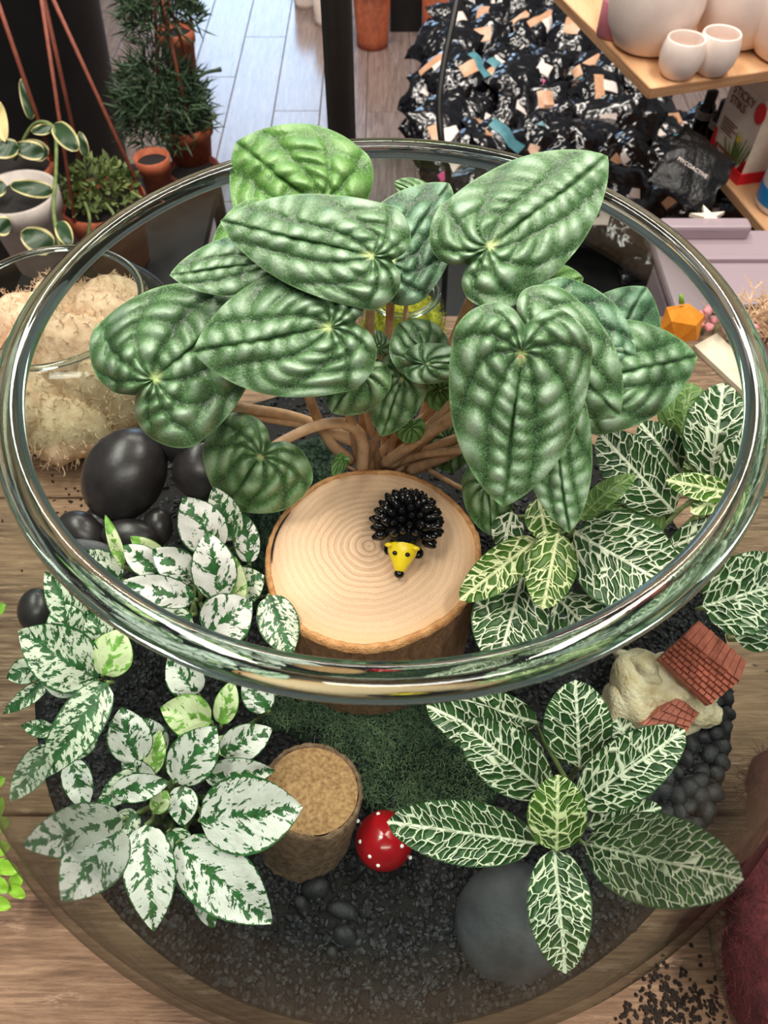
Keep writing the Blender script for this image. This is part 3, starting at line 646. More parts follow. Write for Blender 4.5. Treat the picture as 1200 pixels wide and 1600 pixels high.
plant('polka_dot_plant', 'mostly white polka dot plant in front beside the cork slice', (280, 1270), [
 ('w', (310, 1085), (262, 1028), 32, 34.6, 34.4), ('y', (345, 1132), (364, 1062), 20, 34, 34), ('y', (330, 1128), (250, 1106), 36, 33.4, 33), ('w', (420, 1110), (380, 1060), 26, 35, 35.5), ('w', (345, 1178), (426, 1138), 30, 34, 34), ('w', (212, 1192), (190, 1104), 38, 33.2, 32.8), ('w', (318, 1212), (430, 1204), 26, 33.6, 33.4), ('w', (272, 1222), (338, 1134), 40, 33, 32.6), ('y', (235, 1210), (250, 1140), 18, 33.4, 33.2),
 ('g', (225, 1205), (150, 1262), 24, 33.4, 33), ('w', (286, 1228), (284, 1292), 26, 33, 33), ('w', (176, 1238), (266, 1222), 24, 32, 32.2), ('y', (240, 1270), (262, 1235), 16, 32.6, 32.4), ('w', (312, 1395), (334, 1452), 18, 33.4, 33), ('w', (192, 1280), (34, 1322), 44, 32, 31), ('w', (188, 1290), (96, 1408), 52, 31.9, 30.8),
 ('w', (228, 1288), (240, 1456), 44, 31.8, 30.8), ('w', (276, 1318), (426, 1444), 58, 32, 31), ('w', (312, 1282), (474, 1262), 66, 31.4, 30.8), ('g', (215, 1270), (180, 1300), 22, 32.6, 32.2), ('w', (250, 1180), (225, 1120), 26, 34.4, 34.2), ('g', (300, 1170), (300, 1100), 26, 34.6, 34.4), ('w', (240, 1235), (190, 1185), 24, 33.6, 33.4), ('g', (330, 1250), (390, 1225), 24, 33.8, 33.6), ('w', (210, 1300), (160, 1300), 26, 32.8, 32.4), ('g', (262, 1300), (300, 1340), 26, 33, 32.6), ('y', (330, 1160), (395, 1175), 18, 34.2, 34.2)], prof_ovate, HM)

# ------------------------------------------------------------------ stones, mushroom, cork, house, moss inside the bowl
def stone(px, py, rx, ry, D, rot, mat, label, seed, rz=None, rough=.05, group=None, name='pebble', cat='stone'):
    rz = rz or .8 * min(rx, ry) * D / FPX; c = atd(px, py, D); v, f = lump(c, pxaxes(D, rx, ry, rz, rot), 3, rough, .9, seed)
    base = c.copy(); base[2] = v[:, 2].min(); return single(name, base, v, f, mat, label, cat, group)
stone(194, 743, 63, 77, 40.5, 30, 'pebble', 'largest rounded black stone at the back left of the bowl', 1)
stone(280, 682, 66, 40, 41.3, 20, 'pebble', 'long glossy black stone lying behind the largest black stone', 2, rough=.09)
stone(312, 735, 38, 46, 41.0, 10, 'pebble', 'black stone between the largest stone and the small peperomia leaf', 3, rough=.09)
stone(318, 652, 24, 14, 43.5, 15, 'pebble', 'small black stone behind the stalk lying under the leaves', 4)
stone(128, 832, 40, 32, 40.5, 30, 'pebble', 'smooth black stone below the largest stone nearest the side glass', 5)
stone(155, 815, 26, 24, 40.9, 0, 'pebble', 'small black stone tucked under the largest stone', 6)
stone(205, 838, 46, 27, 40.2, 5, 'pebble', 'flat black stone under the largest stone above the white leaves', 7)
stone(247, 822, 24, 30, 40.6, 0, 'pebble', 'upright black stone between flat stone and white speckled leaves', 8)
stone(142, 857, 40, 17, 39.2, 8, 'pebblegrey', 'grey glinting rough stone at the edge of the speckled leaves', 9, rough=.12)
stone(96, 858, 20, 30, 40.6, 25, 'pebble', 'black stone touching the side glass beside the grey one', 10)
stone(56, 956, 27, 36, 39.6, 0, 'pebble', 'lone black stone seen through glass beside the table', 11)
stone(330, 770, 30, 26, 41.5, 0, 'pebble', 'small dark stone behind the white leaves near the moss', 12)
stone(800, 1445, 94, 96, 34.9, -35, 'pebblegrey', 'big smooth flat grey stone at the front under the fittonia', 13, rz=1.7, rough=.03)
for q, (x, y, a, b) in enumerate([(492, 1385, 22, 17), (535, 1422, 24, 13), (538, 1462, 20, 17), (470, 1410, 12, 10), (520, 1490, 13, 11)]):
    D = depz(x, y, -21.3); lab = ['dark grey stone on the gravel below the cork slice', 'flat dark stone in the middle of the front gravel', 'rounded dark stone lowest in the front gravel', 'small chip on the gravel under the cork slice', 'tiny dark stone at the front of the gravel'][q]
    stone(x, y, a, b, D, 15 * q, 'pebblegrey' if q < 0 else 'gravel', lab, 20 + q, rough=.1)
lava = []; rg = np.random.default_rng(8)
lm = mesh('lava_pebble', *lump((0, 0, 0), np.eye(3), 2, .16, 1.6, 33), 'gravel')
cnt = 0
for _try in range(4000):
    if cnt >= 90: break
    x, y = rg.uniform(1010, 1190), rg.uniform(1090, 1350)
    z = -21.2; p = atz(x, y, z)
    if np.hypot(p[0], p[1]) > 19.2 or (x < 1060 and y < 1150): continue
    p[2] = bed(p[0], p[1]) + .2
    if min([9] + [np.linalg.norm(p - q) for q in lava]) < .62: continue
    lava.append(p); cnt += 1
    o = root('lava_pebble', p, 'rough black pebble in the bed beside the toy cottage', 'stone', 'black pebbles beside the cottage', data=lm)
    s = rg.uniform(.38, .62); o.scale = (s, s * rg.uniform(.8, 1.2), s * .8); o.rotation_euler = tuple(rg.uniform(0, 6, 3))

MC = atz(600, 1312, -19.6); mu = root('toy_mushroom', (MC[0], MC[1], bed(MC[0], MC[1])), 'glossy red toy mushroom with white dots', 'mushroom')
v, f = lathe([(.01, 1.05), (.5, .98), (.95, .72), (1.28, .25), (1.38, -.15), (1.3, -.38), (1.0, -.42), (.4, -.3), (.01, -.28)], MC, 40); part('cap', mu, v, [q[::-1] for q in f], 'red')
v, f = lathe([(.36, -.3), (.4, -1.0), (.5, -2.2)], MC, 20); part('stalk', mu, v, f, 'white')
for (x, y) in [(591, 1272), (563, 1315), (595, 1308), (628, 1322), (591, 1352), (559, 1283), (641, 1340), (622, 1280), (578, 1338)]:
    # find the cap surface along the ray
    for z in np.linspace(-18.5, -20.1, 60):
        p = atz(x, y, z); rr_ = np.hypot(*(p - MC)[:2]); zz = MC[2] + np.interp(rr_, [0, .5, .95, 1.28, 1.38], [1.05, .98, .72, .25, -.15])
        if p[2] <= zz: break
    v, f = lump(p, [(.1, 0, 0), (0, .1, 0), (0, 0, .09)], 2, 0); part('dot', mu, v, f, 'white')

ct = atd(488, 1234, 34.6); cb = atd(474, 1305, 37.9); axn = ct - cb; axn /= np.linalg.norm(axn)
ckr = root('cork_slice', cb, 'small round cork-like wood slice with thin bark in front of the moss', 'wood slice')
H = np.linalg.norm(ct - cb)
v, f = lathe([(.01, H), (.8, H + .02), (1.6, H - .02), (2.08, H)], cb, 56, axis=axn); part('cut_face', ckr, v, [q[::-1] for q in f], 'cork')
v, f = lathe([(2.06, H - .15), (2.14, H + .1), (2.26, H + .12), (2.32, H - .1), (2.3, H * .7), (2.34, H * .4), (2.28, 0), (2.2, -1.0), (.01, -1.0)], cb, 56, axis=axn)
rj = np.random.default_rng(3); v = v + rj.normal(size=v.shape) * .03; part('bark', ckr, v, [q[::-1] for q in f], 'corkbark')

# toy cottage
hb = atz(1035, 1130, -21.2); ho = root('toy_cottage', hb, 'cream toy cottage with clay red tiled roofs by the side glass', 'toy house')
def Q(c): return [atd(*p) for p in c]
def roofpart(name, corners, nu, nv, thick, tname='roof_tile'):
    q = np.array(Q(corners)); n = np.cross(q[1] - q[0], q[3] - q[0]); n /= np.linalg.norm(n); n = n if n @ FWD < 0 else -n
    v, f = slab(q - n * .12, thick, n); rp_ = part(name, ho, v, f, 'rooftile', False)
    r = random.Random(len(name))
    for j in range(nv):
        for i in range(-1, nu + 1):
            o = .5 * (j % 2); u0, u1 = (i + o) / nu, (i + o + .88) / nu; u0, u1 = max(0, u0), min(1, u1)
            if u1 - u0 < .3 / nu: continue
            v0, v1 = j / nv, (j + .9) / nv
            P = lambda u, v: (q[0] * (1 - u) + q[1] * u) * (1 - v) + (q[3] * (1 - u) + q[2] * u) * v
            dz = r.uniform(-.03, .03); lift0, lift1 = .14 + dz, .0 + dz
            c4 = np.array([P(u0, v0) + n * lift1, P(u1, v0) + n * lift1, P(u1, v1) + n * lift0, P(u0, v1) + n * lift0])
            v_, f_ = slab(c4, .2, n); part(tname, rp_, v_, f_, 'rooftile', False)
    return rp_
roofpart('main_roof', [(1066, 996, 38.3), (1154, 1066, 37.9), (1110, 1101, 37.2), (1031, 1028, 37.6)], 9, 6, .3)
q = np.array(Q([(1066, 996, 38.28), (1090, 971, 39.4), (1165, 1036, 39.2), (1154, 1066, 37.9)])); n = np.cross(q[1] - q[0], q[3] - q[0]); n /= np.linalg.norm(n); n = n if n @ FWD < 0 else -n
rs = part('rear_roof', ho, *slab(q + n * .06, .4, n), 'rooftile', False)
for i in range(9):
    t = i / 9; a = q[0] * (1 - t) + q[3] * t; b = q[1] * (1 - t) + q[2] * t; a2 = q[0] * (1 - t - .1) + q[3] * (t + .1); b2 = q[1] * (1 - t - .1) + q[2] * (t + .1)
    part('roof_tile', rs, *slab(np.array([a, b, b2, a2]) + n * random.uniform(.1, .16), .2, n), 'rooftile', False)
roofpart('porch_roof', [(1060, 1088, 38.2), (1092, 1114, 38.2), (1072, 1143, 37.9), (1000, 1132, 38.0)], 5, 4, .3)
bod = MB()
for (x, y, rx, ry, D, rz, sd_) in [(1012, 1076, 66, 54, 39.8, 1.6, 1), (984, 1100, 44, 46, 40.0, 1.5, 2), (1048, 1080, 56, 50, 39.8, 1.4, 3), (1080, 1105, 46, 32, 39.9, 1.0, 4), (1000, 1050, 40, 36, 39.9, 1.4, 5)]:
    bod.add(*lump(atd(x, y, D), pxaxes(D, rx, ry, rz, 20), 4, .13, 2.6, sd_))
part('wall', ho, bod.verts(), bod.f, 'cream')
v, f = lump(atd(1040, 1135, 40.6), pxaxes(40.6, 90, 22, 1.2, -24), 3, .1, 2, 9); part('base', ho, v, f, 'cream')

# green moss patches
def mosspatch(name, label, poly_px, n, mat, seed, zoff=.1, length=.55, rad=.04, matb='mossdark'):
    r = np.random.default_rng(seed); P = []; pl = np.array(poly_px, float)
    def inside(x, y):
        c = False; j = len(pl) - 1
        for i in range(len(pl)):
            if (pl[i, 1] > y) != (pl[j, 1] > y) and x < (pl[j, 0] - pl[i, 0]) * (y - pl[i, 1]) / (pl[j, 1] - pl[i, 1] + 1e-9) + pl[i, 0]: c = not c
            j = i
        return c
    while len(P) < n:
        x, y = r.uniform(pl[:, 0].min(), pl[:, 0].max()), r.uniform(pl[:, 1].min(), pl[:, 1].max())
        if not inside(x, y): continue
        p = atz(x, y, -20)
        for _ in range(3): p = atz(x, y, bed(p[0], p[1]) + zoff)
        bumpy = .35 * math.sin(p[0] * 1.7 + seed) * math.cos(p[1] * 1.9); p[2] += bumpy * .5 + .1; P.append(p)
    P = np.array(P); o = root(name, (P[:, 0].mean(), P[:, 1].mean(), P[:, 2].min()), label, 'moss', kind='stuff')
    und = MB()
    for p in P[:220]: und.add(*lump(p - np.array([0, 0, .25]), [(.7, 0, 0), (0, .7, 0), (0, 0, .38)], 1, .1, 1, int(abs(p[0] * 99)) % 50))
    part('moss_cushion', o, und.verts(), und.f, matb, True, kind='stuff')
    v, f = strands(P, np.tile([0, -.25, 1.0], (n, 1)), length, rad, seed); part('moss_strand', o, v, f, mat, False, kind='stuff')
mosspatch('green_moss', 'matted green moss in front of the log above the mushroom', [(395, 1085), (780, 1080), (800, 1180), (745, 1262), (600, 1272), (540, 1240), (500, 1150), (420, 1130)], 5200, 'moss', 4)
mosspatch('green_moss', 'dark green moss tuft between the log and the small peperomia leaf', [(440, 700), (520, 690), (525, 745), (450, 800), (420, 870), (400, 940), (370, 900), (380, 800), (430, 770)], 1500, 'mossdark', 5, .3)

# ------------------------------------------------------------------ other glass jars on the table
def tuft_heap(name, label, c, R, zlo, top, n, mat, seed, flatten=1.0):
    r = np.random.default_rng(seed); o = root(name, (c[0], c[1], zlo), label, 'moss', kind='stuff'); mb = MB(); P = []; Nn = []
    for k in range(26):
        a, q = r.uniform(0, 6.28), R * math.sqrt(r.uniform()) * .78; hgt = zlo + (top - zlo) * (1 - .5 * (q / R) ** 2) * r.uniform(.72, 1)
        cc = np.array([c[0] + q * math.cos(a), c[1] + q * math.sin(a), (hgt + zlo) / 2 + .2]); axs = [(R * .36, 0, 0), (0, R * .36, 0), (0, 0, (hgt - zlo) / 2)]
        v, f = lump(cc, axs, 3, .1, 2, seed + k); mb.add(v, f); d = (v - cc); s = (v[:, 2] > cc[2] - .2) | (v[:, 1] < cc[1]); P.append(v[s]); Nn.append(d[s])
    P = np.vstack(P); Nn = np.vstack(Nn); Nn /= np.linalg.norm(Nn, axis=1)[:, None]; sel = r.choice(len(P), min(n, len(P)), replace=False)
    part('moss_clump', o, mb.verts(), mb.f, mat, True, kind='stuff'); v, f = strands(P[sel], Nn[sel], .75, .045, seed, .6); part('moss_strand', o, v, f, mat, False, kind='stuff')
    v, f = strands(P[sel] + r.normal(size=(len(sel), 3)) * .15, Nn[sel], .6, .04, seed + 1, .9); part('moss_strand', o, v, f, mat, False, kind='stuff')
def glassjar(c, Rr, Rb, h, label, base_r=None):
    j = root('glass_jar', (c[0], c[1], TZ), label, 'jar'); pr = []
    for t in np.linspace(0, 1, 24):
        a = -math.pi / 2 * .72 + t * (math.pi / 2 * .72 + math.acos(Rr / Rb)); pr.append((Rb * math.cos(a), math.sin(a)))
    zs = [p[1] for p in pr]; z0, z1 = zs[0], zs[-1]; pr = [(r, (z - z0) / (z1 - z0) * h) for r, z in pr]
    pin = [(r - .3, max(z, .6)) for r, z in pr]
    v, f = lathe([(.01, .02)] + pr + pin[::-1] + [(.01, .6)], (c[0], c[1], TZ), 72); part('jar_wall', j, v, f, 'jar')
    rp = [(Rr - .12 + .3 * math.cos(a), h + .22 * math.sin(a)) for a in np.linspace(0, 6.2832, 14, endpoint=False)]
    v, f = lathe(rp, (c[0], c[1], TZ), 96, closed=True); part('rim', j, v, f, 'rim')
JC = (-25.6, 26.3); glassjar(JC, 7.1, 9.6, 10.2, 'round glass jar of beige moss behind the terrarium bowl')
tuft_heap('beige_moss', 'cream beige reindeer moss filling the round glass jar', JC, 8.6, TZ + .7, TZ + 10.4, 9000, 'mossbeige', 3)
YC = atz(628, 500, -27)[:2]; glassjar(YC, 3.1, 3.9, 6.0, 'small glass jar of yellow moss behind the peperomia stalks')
tuft_heap('yellow_moss', 'yellow green moss filling the small glass jar', YC, 3.3, TZ + .7, TZ + 5.4, 3500, 'mossyellow', 9)

# orange ornament, pink blossoms, packet on the table behind the bowl
oc = atz(1066, 506, -27.4); v, f = lump(oc, [(2.0, 0, 0), (0, 1.7, 0), (0, 0, 2.3)], 1, .05, 1, 3)
og = root('orange_gourd', (oc[0], oc[1], TZ), 'small orange faceted gourd on the table behind the glass', 'gourd'); part('flesh', og, v, f, 'orange', False)
part('stalk', og, *tube([oc + (-.6, .4, 2.0), oc + (-.9, .5, 2.8)], [.25, .15], 6), 'fern')
fp = atz(1112, 500, -28.6); fs = root('pink_blossom', (fp[0], fp[1], TZ), 'sprig of small pink blossoms beside the orange gourd', 'flower'); r = np.random.default_rng(4)
for k in range(14):
    p = fp + r.normal(size=3) * [1.3, 1.0, .5] + [0, 0, .3]; v, f = lump(p, [(.42, 0, 0), (0, .42, 0), (0, 0, .3)], 2, .2, 3, k); part('petal', fs, v, f, 'pink')
for k in range(5):
    p = fp + r.normal(size=3) * [.8, .8, .1]; part('stem', fs, *tube([p, (p[0], p[1], TZ + .1)], .12, 5), 'stem')
pk4 = [atz(x, y, TZ + .5) for x, y in ((1085, 540), (1120, 520), (1215, 612), (1192, 640))]
single('seed_packet', (pk4[0][0], pk4[0][1], TZ), *slab(pk4, .48, np.array([0, 0, 1.0])), 'paper', 'flat cream paper packet lying on the table behind the fittonia', 'packet', smooth=False)

# ------------------------------------------------------------------ fern, driftwood, wool and crumbs around the bowl
fb = atz(-30, 1350, TZ); fe = root('fern_frond', fb, 'bright green fern tips beside the bowl at the table edge', 'fern')
for (b, t, w, D0, D1) in [((-20, 1300), (14, 1280), 13, 42, 41.5), ((-18, 1290), (4, 1245), 12, 42, 41.6), ((-10, 1350), (30, 1362), 12, 41.2, 40.8), ((20, 1388), (30, 1362), 11, 41, 41), ((12, 1385), (40, 1402), 10, 41, 40.8), ((-12, 1372), (12, 1395), 12, 41, 40.8), ((-20, 1405), (18, 1418), 12, 40.6, 40.4), ((-20, 1380), (8, 1340), 11, 41.4, 41), ((-25, 1330), (16, 1322), 14, 41.6, 41.2), ((-20, 1230), (8, 1215), 10, 43, 43), ((-20, 960), (10, 945), 10, 50, 50)]:
    blade(fe, 'fern', b, t, w, D0, D1, prof_fit, name='leaflet', nu=8, nv=6)
Qs = poly([fb, atd(-26, 1400, 41), atd(-24, 1300, 42), atd(-24, 1215, 43)], 5); part('rachis', fe, *tube(Qs, .12, 6), 'fern')
d0, d1 = atd(1118, 1450, 41.5), atd(1240, 1760, 38.5)
w0 = root('driftwood_log', atz(1190, 1560, TZ), 'grey weathered driftwood log leaning by the bowl under red wool', 'log')
Qd = poly([atd(1190, 1430, 43), atd(1215, 1520, 41.6), atd(1250, 1620, 40.2), atd(1290, 1760, 38.8)], 6); v, f = tube(Qd, np.linspace(3.2, 3.9, len(Qd)), 28); v = v + np.random.default_rng(2).normal(size=v.shape) * .04
part('trunk', w0, v, f, 'driftwood')
for a in (.4, 1.3, 2.2):
    off = np.array([math.cos(a) * -1.0, math.sin(a) * .4, math.cos(a) * .6]); part('bark_ridge', w0, *tube(Qd + off * np.linspace(3.1, 3.8, len(Qd))[:, None] * .97, .2, 6), 'driftwood')
wc = atd(1255, 1430, 38.5); wo = root('red_wool', (wc[0], wc[1], TZ), 'fuzzy dark red wool bundle at the table edge beside the bowl', 'wool', kind='stuff')
mb = MB(); P = []; Nn = []
for (x, y, D, R) in [(1262, 1300, 41.5, 3.2), (1246, 1400, 39.5, 3.4), (1255, 1500, 37.8, 3.2), (1280, 1600, 37, 3.4), (1252, 1230, 43.5, 2.6), (1212, 1450, 38.8, 2.4), (1238, 1560, 37.4, 2.6)]:
    v, f = lump(atd(x, y, D), np.eye(3) * R, 4, .08, 1.5, int(x)); mb.add(v, f); P.append(v); Nn.append(v - atd(x, y, D))
P = np.vstack(P); Nn = np.vstack(Nn); Nn /= np.linalg.norm(Nn, axis=1)[:, None]; part('wool_mass', wo, mb.verts(), mb.f, 'wool', kind='stuff')
v, f = strands(P, Nn * .3, .9, .02, 4, 1.2); part('wool_fibre', wo, v, f, 'wool', False, kind='stuff')
cr = []; rg = np.random.default_rng(14)
for _ in range(420):
    x, y = rg.normal(1040, 55), rg.normal(1580, 36)
    if x + y * .8 < 2230: continue
    cr.append(atz(x, y, TZ + .05))
for _ in range(90): cr.append(atz(rg.normal(130, 40), rg.normal(815, 40), TZ + .05))
cr = np.array([p for p in cr if np.hypot(p[0], p[1]) > 15.5 and abs(p[0]) < 76])
v, f = chips(cr, .14, 2, 1); single('soil_crumbs', (cr[:, 0].mean(), cr[:, 1].mean(), TZ), v, f, 'crumb', 'scattered dark soil crumbs on the table beside the bowl', 'crumbs', kind='stuff', smooth=False)

# ------------------------------------------------------------------ the shop behind: planter, pots, post, cables
v, f = lathe([(.1, -123.9), (21, -123.9), (25, -80), (30, -30), (33, -4), (34.5, -4), (34.5, 0), (31.5, 0), (31, -6), (.1, -6)], (-86, 150, 0), 56)
bp = root('black_planter', (-86, 150, -124), 'tall black tapered planter behind the hanging pots', 'planter'); part('shell', bp, v, [q[::-1] for q in f], 'black')
v, f = lathe([(34.6, -10), (35.3, -9), (35.3, -7), (34.6, -6)], (-86, 150, 0), 56); part('band', bp, v, [q[::-1] for q in f], 'black')
st = root('plant_stand', (-50, 107, -124), 'low black stand under the terracotta pots', 'stand')
part('top', st, *bevbox((-50, 107, -70.5), (16, 0, 0), (0, 25, 0), (0, 0, 1.2), .2), 'black', False)
for sx in (-64, -36):
    for sy in (84, 130): part('leg', st, *bevbox((sx, sy, -97.8), (1.2, 0, 0), (0, 1.2, 0), (0, 0, 26.1), .2), 'black', False)
def pot(px, py, D, rpx, h, label, mat='terra', name='terracotta_pot', soil=True, zb=None):
    c = atd(px, py, D); r = rpx * D / FPX; z0 = c[2] - h if zb is None else zb; h = c[2] - z0
    o = root(name, (c[0], c[1], z0), label, 'pot')
    v, f = lathe([(.05, 0), (r * .72, 0), (r * .9, h * .74), (r * 1.0, h * .76), (r * 1.03, h), (r * .93, h), (r * .9, h * .84), (.05, h * .84)], (c[0], c[1], z0), 40); part('pot_body', o, v, [q[::-1] for q in f], mat)
    if soil: v, f = lathe([(r * .9, h * .87), (.05, h * .9)], (c[0], c[1], z0), 24); part('soil', o, v, f, 'soil')
    return o, c, r
def cords(o, c, r, apex, n=3, a0=0.5):
    for k in range(n):
        a = a0 + k * 6.283 / n; p = c + np.array([r * math.cos(a), r * math.sin(a), -.2]); part('hanger_cord', o, *tube([p, p * .5 + apex * .5, apex], .33, 6), 'hanger')
oB, cB, rB = pot(158, 312, 130, 66, 12, 'hanging terracotta pot with trailing green plant behind the rim'); apB = atd(56, -60, 112)
cords(oB, cB, rB, apB, 3, .1)
def leafy(o, c, R, H, n, mat, seed, ln=2.2, w=.5, drop=.3, name='foliage'):
    r = np.random.default_rng(seed); mb = MB()
    for k in range(n):
        a = r.uniform(0, 6.28); q = R * math.sqrt(r.uniform()); p = c + np.array([q * math.cos(a), q * math.sin(a), H * r.uniform(0, 1) * (1 - .5 * q / R) - drop * max(0, q / R - .7) * 8])
        d = np.array([math.cos(a) * .6, math.sin(a) * .6, r.uniform(-.3, 1)]) + r.normal(size=3) * .4; d /= np.linalg.norm(d); s = np.cross(d, r.normal(size=3)); s /= np.linalg.norm(s); l = ln * r.uniform(.6, 1.2); nn = np.cross(d, s)
        mb.add([p, p + d * l * .45 + s * w + nn * .1, p + d * l, p + d * l * .45 - s * w + nn * .1, p + d * l * .5 - nn * .12], [(0, 1, 4), (1, 2, 4), (2, 3, 4), (3, 0, 4)])
    return part(name, o, mb.verts(), mb.f, mat, True, kind='stuff')
leafy(oB, cB + np.array([-.5, 1.0, .5]), rB * .86, 5.0, 420, 'string', 4, 2.0, .5, 0.0)
for (x0, y0, x1, y1) in [(130, 310, 138, 370), (165, 318, 178, 352), (205, 300, 240, 330)]:
    part('trailing_stem', oB, *tube(poly([atd(x0, y0, 124), atd((x0 + x1) / 2 + 6, (y0 + y1) / 2, 123), atd(x1, y1, 123)], 5), .28, 5), 'string')
oE, cE, rE = pot(288, 190, 150, 42, 9, 'terracotta pot of rosemary beside the bright floor', zb=None); cords(oE, cE, rE, atd(240, -70, 128), 3, .9)
leafy(oE, cE + np.array([-3.5, 0, 0]), 8.0, 15, 1900, 'herb', 6, 4.0, .22, .9, 'foliage')
leafy(oE, cE + np.array([-1.0, 4, 16]), 6.5, 12, 900, 'herb', 7, 4.0, .22, .6, 'foliage')
for (x, y) in [(345, 108), (338, 185), (320, 160)]: part('sprig', oE, *tube(poly([cE + (0, 0, 3), (cE + (0, 0, 6) + atd(x, y - 10, 148)) / 2, atd(x, y, 148)], 4), [.35] * 8 + [.5], 5), 'herb')
oD, cD, rD = pot(236, 244, 142, 27, 9, 'plain terracotta pot tucked behind the trailing plant pot')
oS, cS, rS = pot(302, 262, 152, 40, 8, 'dark brown pot under the rosemary pot', 'terradark')
oU, cU, rU = pot(272, 45, 165, 30, 10, 'terracotta pot hanging above the rosemary'); cords(oU, cU, rU, atd(235, -160, 140), 3, .3)
oC, cC, rC = pot(22, 258, 120, 58, 7, 'terracotta pot of cream-edged hoya beside the glass jar'); cords(oC, cC, rC, atd(-25, -60, 105), 3, .2)
for (b, t, w, dd) in [((50, 188), (32, 122), 9, 0), ((70, 240), (20, 228), 15, 0), ((30, 230), (-20, 235), 16, -2), ((82, 200), (48, 205), 9, 0), ((85, 192), (122, 236), 16, 0), ((75, 245), (36, 222), 16, 2), ((84, 300), (14, 288), 14, -5), ((10, 290), (-25, 300), 14, -5), ((18, 355), (-12, 350), 16, -8), ((84, 388), (32, 362), 21, -10), ((92, 345), (110, 385), 13, -10), ((135, 245), (124, 205), 8, 0)]:
    blade(oC, 'hoya', b, t, w, 117 + dd, 116 + dd, prof_strap, nu=10, nv=8, fold=.1, ripple=.2)
blade(oC, grained('pale_yellow_leaf', (200, 184, 124), (218, 204, 146), .4, .5, .05), (-8, 155), (8, 222), 12, 115, 114, prof_strap, nu=10, nv=6)
part('vine', oC, *tube(poly([atd(22, 250, 119), atd(52, 195, 117), atd(84, 200, 117), atd(88, 260, 114), atd(84, 330, 108), atd(95, 390, 106)], 5), .3, 5), 'string')
oG, cG, rG = pot(25, 300, 112, 62, 12, 'pale grey ceramic pot below the hoya leaves', 'greybucket', 'ceramic_pot')

v, f = tube([(-4.75, 60, -124), (-4.5, 60, -20), (-4.3, 60, 60)], 1.5, 16); po_ = root('shelf_post', (-4.75, 60, -124), 'black metal shelf post standing behind the table', 'post'); part('pole', po_, v, f, 'blackmetal'); part('foot', po_, *lathe([(.1, 0), (2.2, 0), (2.2, .8), (1.6, 1.4), (.1, 1.4)], (-4.75, 60, -124), 20), 'blackmetal')
Qc = poly([atd(722, -40, 88), atd(708, 30, 88), atd(692, 110, 89), atd(686, 170, 90), atd(692, 240, 92), atd(700, 330, 100), np.array([8.6, 64, -80]), np.array([8.4, 62, -123.5])], 6)
single('power_cable', Qc[-1], *tube(Qc, .42, 8), 'cable', 'thin black cable hanging in front of the foil bags', 'cable')

def floorpot(px, py, rpx, hpx, label, mat, name='terracotta_pot'):
    c = atz(px, py, -124); D = float((c - CAM) @ FWD); return pot(px, py, D, rpx, 0, label, mat, name, True) if False else make_floorpot(c, rpx * D / FPX, hpx * D / FPX, label, mat, name)
def make_floorpot(c, r, h, label, mat, name):
    o = root(name, c, label, 'pot'); v, f = lathe([(.05, 0), (r * .8, 0), (r * .84, h * .12), (r * .82, h * .14), (r, h), (r * .92, h), (r * .85, h * .8), (.05, h * .8)], c, 40); part('pot_body', o, v, [q[::-1] for q in f], mat); return o, c, r
def agave(o, c, z, n, L, seed):
    r = np.random.default_rng(seed)
    for k in range(n):
        a = k * 6.283 / n + r.uniform(-.3, .3); d = np.array([math.cos(a), math.sin(a), 0]); P = [c + (0, 0, z) + d * L * t * .7 + np.array([0, 0, L * (.7 * t - .55 * t * t)]) for t in np.linspace(0, 1, 7)]
        s = np.array([-d[1], d[0], 0]); mb = []; ff = []
        for i, p in enumerate(P): wv = 4.2 * math.sin(math.pi * (.12 + .86 * i / 6)); mb += [p - s * wv + (0, 0, .8), p, p + s * wv + (0, 0, .8)]
        for i in range(6): ff += [(3 * i, 3 * i + 3, 3 * i + 4, 3 * i + 1), (3 * i + 1, 3 * i + 4, 3 * i + 5, 3 * i + 2)]
        part('leaf', o, mb, ff, 'bluegrey')
o1, c1, r1 = floorpot(582, 70, 30, 95, 'terracotta floor pot with blue grey leaves just beside the black post', 'terra'); agave(o1, c1, 20, 7, 17, 2)
o2, c2, r2 = floorpot(690, 62, 36, 95, 'terracotta floor pot with blue grey leaf beside the foil bags', 'terra'); agave(o2, c2, 20, 7, 17, 5)
floorpot(512, 36, 24, 70, 'white floor pot half hidden behind the black post', 'ceramic', 'white_pot'); floorpot(478, 8, 22, 60, 'white floor pot farthest along the bright floor', 'ceramic', 'white_pot')
c = atz(634, 52, -124); cr_ = root('black_crate', c, 'black crate between the two terracotta floor pots', 'crate'); part('body', cr_, *bevbox(c + (0, 8, 14), (6.5, 0, 0), (0, 7, 0), (0, 0, 14), .4), 'black', False); part('lip', cr_, *bevbox(c + (0, 8, 28.6), (7, 0, 0), (0, 7.5, 0), (0, 0, .7), .2), 'black', False)

